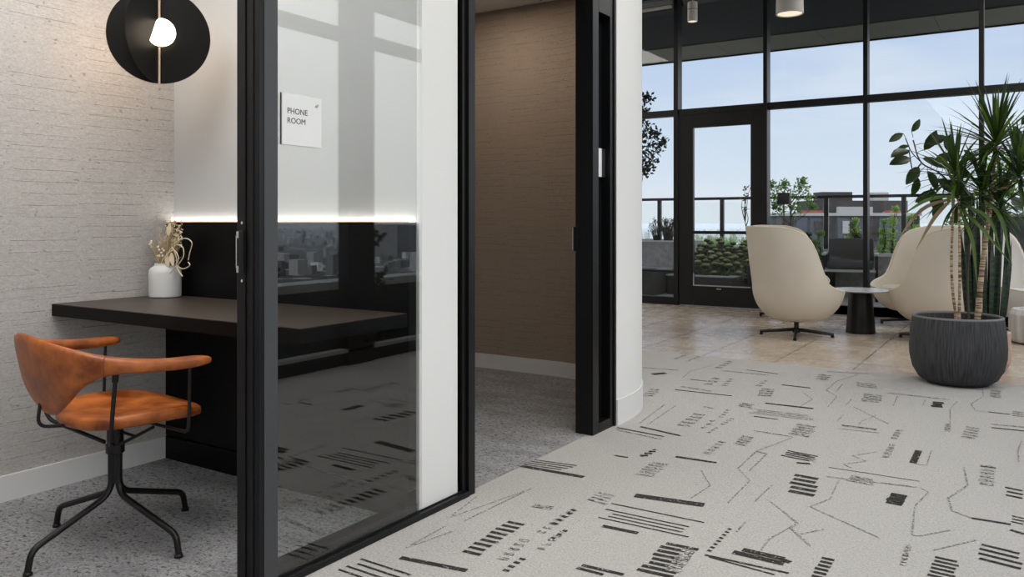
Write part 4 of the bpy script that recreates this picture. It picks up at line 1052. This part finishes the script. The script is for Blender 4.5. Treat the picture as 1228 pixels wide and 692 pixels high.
# dark grass heads and shrubs in the left bay
def tuft(name, label, loc0, n, ht, spread, m, w=.012, group=None, heads=0, cat='grass plant'):
    t = thing(name, label, cat, loc0, 0, group); bm = NB(); bh = NB()
    for i in range(n):
        az = tr.uniform(0,2*PI); s = tr.uniform(.2,1)*spread; h = ht*tr.uniform(.6,1)
        p = Vector((tr.uniform(-.05,.05),tr.uniform(-.05,.05),0)); tip = Vector((math.cos(az)*s, math.sin(az)*s, h))
        P = smooth_path([p, p*.5+tip*.5+Vector((0,0,h*.12)), tip], 3); ribbon(bm, P, [w*(1-.9*k/(len(P)-1)) for k in range(len(P))], .2, up=Vector((.3,-.9,.2)))
        if i < heads:
            for j in range(14): leaflet(bh, tip+Vector((0,0,-.05+.006*j))+rvec(tr)*.012, tr, .03, .012, 1.0)
    obj('blades', bm, m, t)
    if heads: obj('seed_heads', bh, m, t)
    else: bh.free()
    return t
for px, py, D, lab in ((773,290,12.8,'dark wispy grass at the left end of the stucco planter'), (786,288,12.7,'dark wispy grass in the middle of the stucco planter'), (799,288,12.9,'dark wispy grass at the right end of the stucco planter')):
    p = at(px,py,D); p.z = .69; p.y = min(max(p.y,12.4),13.2); p.x = min(p.x,-4.95); tuft('dark_grass', lab, p, 60, .42, .16, lf_dark, .012, 'dark grasses in the stucco planter', 22)
# sedum domes
def sedum(loc0, r, label):
    t = thing('sedum_clump', label, 'plant', loc0, 0, 'sedum clumps in the dark metal planter'); bl = NB(); bh = NB(); bs = NB()
    tube(bs, [(0,0,-.06),(0,0,r*.5)], .02, 6)
    for d in range(8):
        a_ = d*2.4; c = Vector((math.cos(a_)*r*.33*d**.5, math.sin(a_)*r*.33*d**.5, r*(1.45-.15*d)+tr.uniform(-.02,.03)))
        tube(bs, [(0,0,-.02),c], .006, 5)
        bmesh.ops.create_icosphere(bh, subdivisions=2, radius=tr.uniform(.05,.07), matrix=Matrix.Translation(c) @ Matrix.Diagonal((1.0,1.0,.6,1)))
    for j in range(260):
        c = rvec(tr); c = Vector((c.x*r, c.y*r, abs(c.z)*r*.95)); leaflet(bl, c, tr, .055, .03, .4)
    obj('stem', bs, lf_green, t); obj('foliage', bl, lf_sed, t); obj('flower_head', bh, lf_sedtop, t, True); return t
sd = sedum((0,0,0), .20, ''); first = True
for px, D, z, lab in ((838,12.08,.24,'lowest left'),(851,12.05,.24,'lowest second from left'),(864,12.08,.24,'lowest in the middle'),(876,12.12,.24,'lowest right'),(841,12.48,.33,'middle row left'),(857,12.5,.34,'middle row centre'),(872,12.48,.34,'middle row right'),(889,12.6,.38,'middle row far right'),(846,12.85,.45,'back row left'),(863,12.9,.46,'back row centre'),(880,12.85,.46,'back row right'),(894,12.8,.45,'back row far right')):
    X, _ = onY(px, D); L = 'sedum clump with flat pale heads, %s of those behind the door glass' % lab
    if first: sd.location = (X, D, z); sd['label'] = L; first = False
    else: dup(sd, (X, D+tr.uniform(-.07,.07), z+tr.uniform(-.035,.03)), tr.uniform(0,6), L)
for px, lab in ((840,'left'),(858,'second'),(876,'third'),(894,'right')):
    X, _ = onY(px, 13.9); tuft('ornamental_grass', 'bright green ornamental grass, %s of the four behind the sedums' % lab, (X,13.9,.54), 90, .32, .22, lf_lime, .012, 'ornamental grasses behind the sedums', 6)
for px, m, h, r, lab in ((1000,lf_lime,.42,.13,'lime shrub right of the small terrace tree'),(1015,lf_green,.36,.13,'green shrub above the back of the outdoor armchair'),(985,lf_green,.40,.16,'dense green shrub just above the lounge chair'),(1030,lf_dark,.24,.18,'low dark green shrub beside the window mullion'),(1058,lf_lime,.40,.09,'narrow lime shrub right of the window mullion'),(1072,lf_lime,.55,.14,'tall lime shrub above the right lounge chair'),(1093,lf_lime,.45,.14,'lime shrub behind the right lounge chair back'),(972,lf_dark,.38,.17,'dark shrub at the foot of the small terrace tree')):
    X, _ = onY(px, 13.2); X = max(-2.3, min(-.8, X)) if px > 990 else X
    o_ = Vector((X, 13.2 if px > 990 else 12.9, .525 if px > 990 else .345))
    h *= 1.35
    tree('terrace_shrub', lab, o_, h, [(tr.uniform(-.3,.3)*r, 0, h*(.25+.25*k), r*(1-.22*k)) for k in range(4)], 120, m, .045, 'shrub', 'shrubs in the terrace planters')
for px, h, lab in ((1130,.5,'leafy shrub on the slate planter behind the dracaena'),(1165,.7,'bright leafy shrub above the white lounge chair'),(1205,.75,'bright leafy shrub above the slate planter at the right edge')):
    X, _ = onY(px, 11.9); o_ = Vector((max(X,-.45), 11.9, 1.08))
    if px == 1130: o_ = Vector((X, 13.2, .525))
    tree('leafy_shrub', lab, o_, h, [(tr.uniform(-.2,.2), tr.uniform(-.1,.1), h*(.25+.25*k), .22) for k in range(4)], 110, lf_green if px != 1165 else lf_lime, .07, 'shrub', 'shrubs on the right of the terrace')
# outdoor armchair
p = at(1020, 345, 11.55)
t = thing('outdoor_armchair', 'charcoal outdoor armchair on the terrace left of the window mullion', 'armchair', (p.x,p.y,-.02), math.radians(8))
obj('backrest', B(-.30,.30,.20,.30,.47,.86,bev=.03), outdoor_grey, t, True)
obj('seat_cushion', B(-.30,.30,-.30,.24,.44,.55,bev=.03), outdoor_grey, t, True)
obj('seat_frame', B(-.33,.33,-.33,.30,.40,.435,bev=.004), edge_light, t)
for sx in (-1,1):
    obj('armrest', B(sx*.34-.025,sx*.34+.025,-.33,.28,.63,.66,bev=.005), edge_light, t)
    for y in (-.30,.27): obj('leg', B(sx*.34-.02,sx*.34+.02,y-.02,y+.02,0,.63,bev=.003), black, t)
# reflected side: parapet and two shrubs outside the corridor windows
bm = NB(); box(bm, 1.2, 1.42, -3, 11.1, -.02, .51); box(bm, 1.17, 1.45, -3, 11.1, .51, .575, mi=1); struct('wall_parapet', bm, [metal_dark, coping_m])
for x, y, h, lab in ((.98,3.95,.62,'slender shrub outside the corridor window, reflected left in the booth glass'),(1.0,5.2,.85,'slender shrub outside the corridor window, reflected right in the booth glass')):
    tree('potted_shrub', lab, (x,y,.10), h, [(tr.uniform(-.1,.1), tr.uniform(-.12,.12), h*(.35+.2*k), .10) for k in range(4)], 26, lf_dark, .08, 'shrub', 'shrubs outside the corridor window')
    tt = thing('shrub_pot', lab.replace('slender shrub','round dark pot'), 'planter', (x,y,-.02), 0, 'pots outside the corridor window'); bm = NB(); lathe(bm, [(0,0),(.10,0),(.13,.2),(.12,.2),(.11,.13),(0,.13)], seg=24); obj('pot', bm, metal_dark, tt, True)
# =================================================================== CITY
a = M('city_ground'); co = a.coord()
def vor(a, v, scale, feat='F1'):
    n = a.new('ShaderNodeTexVoronoi'); a.link(v, n.inputs['Vector']); n.inputs['Scale'].default_value = scale; n.feature = feat
    return n
v1 = vor(a, co, 1/17.0); sepc = a.new('ShaderNodeSeparateColor'); a.link(v1.outputs['Color'], sepc.inputs[0])
big = a.noise(co, 0.006, 3); grn = a.noise(co, 0.05, 4, .7)
roof = a.ramp(sepc.outputs[0], [(0,(.03,.035,.028)),(.5,(.03,.04,.028)),(.56,(.22,.21,.20)),(.74,(.45,.43,.41)),(.86,(.8,.79,.77)),(1,(.95,.93,.91))], 'CONSTANT')
c = a.mix(a.ramp(a.math('ADD', a.math('MULTIPLY', big, .5), a.math('MULTIPLY', grn, .5)), [(.44,0.0),(.54,1.0)]), roof, (.025,.032,.022))
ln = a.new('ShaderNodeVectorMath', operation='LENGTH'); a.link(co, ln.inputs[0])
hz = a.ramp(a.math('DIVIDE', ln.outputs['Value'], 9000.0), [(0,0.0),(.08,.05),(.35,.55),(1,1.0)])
c = a.mix(hz, c, (.40,.44,.48))  # distance haze mixed into the ground colour
city_m = a.bsdf(c, .9, 0, .1)
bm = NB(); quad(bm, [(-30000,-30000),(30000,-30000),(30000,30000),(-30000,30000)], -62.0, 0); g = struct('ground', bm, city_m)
a = M('city_block'); gi = a.new('ShaderNodeNewGeometry'); co = a.coord()
cb = a.ramp(gi.outputs['Random Per Island'], [(0,(.08,.08,.09)),(.45,(.3,.29,.28)),(.8,(.8,.79,.77)),(1,(.95,.95,.93))])
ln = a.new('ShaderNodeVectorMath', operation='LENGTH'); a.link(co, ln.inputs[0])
cb = a.mix(a.ramp(a.math('DIVIDE', ln.outputs['Value'], 9000.0), [(0,0.0),(.08,.05),(.35,.55),(1,1.0)]), cb, (.40,.44,.48))  # distance haze mixed into the block colour too
cbm = a.bsdf(cb, .8, 0, .2)
cr = random.Random(3); bm = NB()
for i in range(2200):
    an = cr.uniform(-.6, 2.6); d = 950*math.exp(cr.uniform(0, 2.0)); x, y = d*math.cos(an), d*math.sin(an)
    if abs(math.atan2(y,x)-1.75) < .35 and d < 900: continue
    w, l, h = cr.uniform(3,8), cr.uniform(3,8), cr.choice((6,7,8,9,12,15,20)); box(bm, x-w,x+w,y-l,y+l,-62,-62+h*1.2)
# two taller slabs seen in the reflection
for ang_, d, w, h in ((.86,1500,28,58),(1.02,2600,60,50)):
    x, y = d*math.cos(ang_), d*math.sin(ang_); box(bm, x-w,x+w,y-w,y+w,-62,-62+h)
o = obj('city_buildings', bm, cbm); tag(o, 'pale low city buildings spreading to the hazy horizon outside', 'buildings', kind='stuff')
# dark neighbouring building beyond the railing
DB = 62.0
def bb(px0, px1, pyt, pyb, dd=0.0): 
    p0, p1 = at(px0, pyt, DB+dd), at(px1, pyb, DB+dd); return p0, p1
bc = at(1020, 300, DB)+Vector((FX,FY,0))*6
t = thing('office_building', 'dark flat roofed office block beyond the terrace railing', 'building', (bc.x,bc.y,-62), math.radians(32.69))
s_ = F/DB
def fx(px): return (px-1020)/s_
def fz(py): return CAMZ+(HY-py)/s_+62
bk = plain('building_dark', (0.02,0.018,0.02), .6, 0, .3, .3, .3); bk2 = plain('building_grey', (0.04,0.042,0.048), .6, 0, .3, .2, .3)
bpale = plain('building_pale', (0.26,0.26,0.27), .6, 0, .3, .1, .3); bred = plain('building_red', (0.22,0.05,0.04), .7); bwin = plain('building_window', (0.05,0.06,0.08), .4, 0, .2, .3, .5)
obj('lower_floors', B(fx(937),fx(1103),-6,-2,0,fz(257)), bk2, t)
obj('upper_floor', B(fx(978),fx(1100),-4.5,-2,fz(257),fz(240)), bk, t)
obj('roof_house', B(fx(998),fx(1036),-3.9,-2.1,fz(240),fz(229)), bk, t)
obj('roof_plant', B(fx(1062),fx(1081),-3.9,-2.1,fz(240),fz(229.5)), bpale, t)
obj('terrace_wall', B(fx(1005),fx(1046),-6.1,-5.7,fz(257),fz(248)), bpale, t)
obj('roof_edge', B(fx(937)-.1,fx(1103)+.1,-6.15,-1.9,fz(257)-.12,fz(257)+.1), bpale, t)
for x0, x1 in ((962,986),(1066,1080)): obj('red_awning', B(fx(x0),fx(x1),-6.1,-5.2,fz(257),fz(252.5)), bred, t)
for i in range(10):
    x0 = 938+i*16.5; w = obj('window_band', B(fx(x0),fx(x0+13.5),-6.06,-5.9,fz(288),fz(261)), bwin if i % 3 else bk, t)
for x0, x1, m_ in ((1010,1018,bpale),(1040,1052,bk),(976,990,bk)): obj('facade_panel', B(fx(x0),fx(x1),-6.12,-5.95,fz(280),fz(265)), m_, t)
rr = random.Random(9)
bm = NB()
for i in range(26):
    px = rr.uniform(1000,1098); h = rr.uniform(1,3.2); box(bm, fx(px),fx(px+rr.uniform(1,2.4)),-4.62,-4.4,fz(257),fz(257-h))
obj('roof_furniture', bm, bpale, t)
# =================================================================== LIGHT
w = bpy.data.worlds.new('World'); sc.world = w; w.use_nodes = True
nt = w.node_tree; nt.nodes.clear()
def wn_(t_, **k):
    n = nt.nodes.new(t_)
    for a_, v in k.items(): setattr(n, a_, v)
    return n
tc = wn_('ShaderNodeTexCoord'); sp_ = wn_('ShaderNodeSeparateXYZ'); nt.links.new(tc.outputs['Generated'], sp_.inputs[0])
rmp = wn_('ShaderNodeValToRGB'); nt.links.new(sp_.outputs['Z'], rmp.inputs[0])
e = rmp.color_ramp.elements
e[0].position = 0.0; e[0].color = (*srgb(224,233,242),1); e[1].position = 0.42; e[1].color = (*srgb(176,200,236),1)
el_ = e.new(0.10); el_.color = (*srgb(208,224,242),1); el_ = e.new(0.22); el_.color = (*srgb(189,209,239),1)
mp = wn_('ShaderNodeMapping'); mp.inputs['Scale'].default_value = (1,1,5.5); nt.links.new(tc.outputs['Generated'], mp.inputs['Vector'])
ns = wn_('ShaderNodeTexNoise'); ns.inputs['Scale'].default_value = 3.2; ns.inputs['Detail'].default_value = 6; ns.inputs['Distortion'].default_value = .3; nt.links.new(mp.outputs[0], ns.inputs['Vector'])
cl = wn_('ShaderNodeValToRGB'); nt.links.new(ns.outputs['Fac'], cl.inputs[0]); cl.color_ramp.elements[0].position = .48; cl.color_ramp.elements[1].position = .75
cl.color_ramp.elements[0].color = (0,0,0,1); cl.color_ramp.elements[1].color = (.55,.55,.55,1)
mx = wn_('ShaderNodeMix', data_type='RGBA'); nt.links.new(cl.outputs[0], mx.inputs[0]); nt.links.new(rmp.outputs[0], mx.inputs[6]); mx.inputs[7].default_value = (*srgb(235,240,247),1)
# the sun side of the sky (east, past the corridor windows) is brighter
ss = wn_('ShaderNodeMapRange', interpolation_type='SMOOTHSTEP'); nt.links.new(sp_.outputs['X'], ss.inputs[0])
ss.inputs[1].default_value = .05; ss.inputs[2].default_value = .75; ss.inputs[3].default_value = 1.03; ss.inputs[4].default_value = 2.5
bg = wn_('ShaderNodeBackground'); 
wh = wn_('ShaderNodeMapRange', interpolation_type='SMOOTHSTEP'); nt.links.new(sp_.outputs['X'], wh.inputs[0])
wh.inputs[1].default_value = .05; wh.inputs[2].default_value = .7; wh.inputs[3].default_value = 0.0; wh.inputs[4].default_value = 0.85
mw = wn_('ShaderNodeMix', data_type='RGBA'); nt.links.new(wh.outputs[0], mw.inputs[0]); nt.links.new(mx.outputs[2], mw.inputs[6]); mw.inputs[7].default_value = (.80,.79,.76,1)
nt.links.new(mw.outputs[2], bg.inputs[0]); nt.links.new(ss.outputs[0], bg.inputs[1])
wo = wn_('ShaderNodeOutputWorld'); nt.links.new(bg.outputs[0], wo.inputs[0])
light('corridor_fill', 'AREA', (-.75,2.4,3.17), 78, (1,.975,.94), (0,0,0), 1.6, 6.0)  # added fill light, no fixture modelled in the corridor ceiling
light('lounge_fill', 'AREA', (.28,8.1,3.96), 48, (1,.95,.88), (0,0,0), .4, 2.8)  # added fill, set aside so the lounge glass does not mirror it
light('hall_fill', 'AREA', (-5.95,7.9,3.96), 60, (1,.95,.88), (0,0,0), .9, 3.0)  # second added lounge fill, kept clear of the window reflections
sun = bpy.data.lights.new('sun', 'SUN'); sun.energy = 5.0; sun.angle = .01; sun.color = (1,.97,.92)
so = bpy.data.objects.new('sun', sun); C.objects.link(so); so.rotation_euler = Vector((.3,.8,-1.15)).to_track_quat('-Z','Y').to_euler()
light('booth_fill', 'AREA', (-2.6,1.25,2.6), 25, (1,.98,.96), (0,0,0), 1.0, 1.3)  # added fill under the booth ceiling, besides the pendant and light strip
light('rear_booth_fill', 'AREA', (-3.1,4.3,2.61), 7, (1,.85,.7), (0,0,0), .5, .5)  # added fill to lift the far wall; this booth has no lamp
# =================================================================== CAMERA
cam = bpy.data.cameras.new('Camera'); co_ = bpy.data.objects.new('Camera', cam); C.objects.link(co_)
co_.location = (0,0,CAMZ); co_.rotation_euler = (PI/2,0,math.atan2(0.540,0.8416))
cam.sensor_width = 36; cam.lens = F/1228*36; cam.shift_y = (HY-346)/1228; cam.clip_end = 60000; cam.clip_start = .05
sc.camera = co_
sc.view_settings.view_transform = 'Standard'; sc.view_settings.look = 'None'; sc.view_settings.exposure = 0; sc.view_settings.gamma = 1
try:
    sc.cycles.use_denoising = True; sc.cycles.max_bounces = 10; sc.cycles.transparent_max_bounces = 24; sc.cycles.sample_clamp_indirect = 6
except Exception: pass
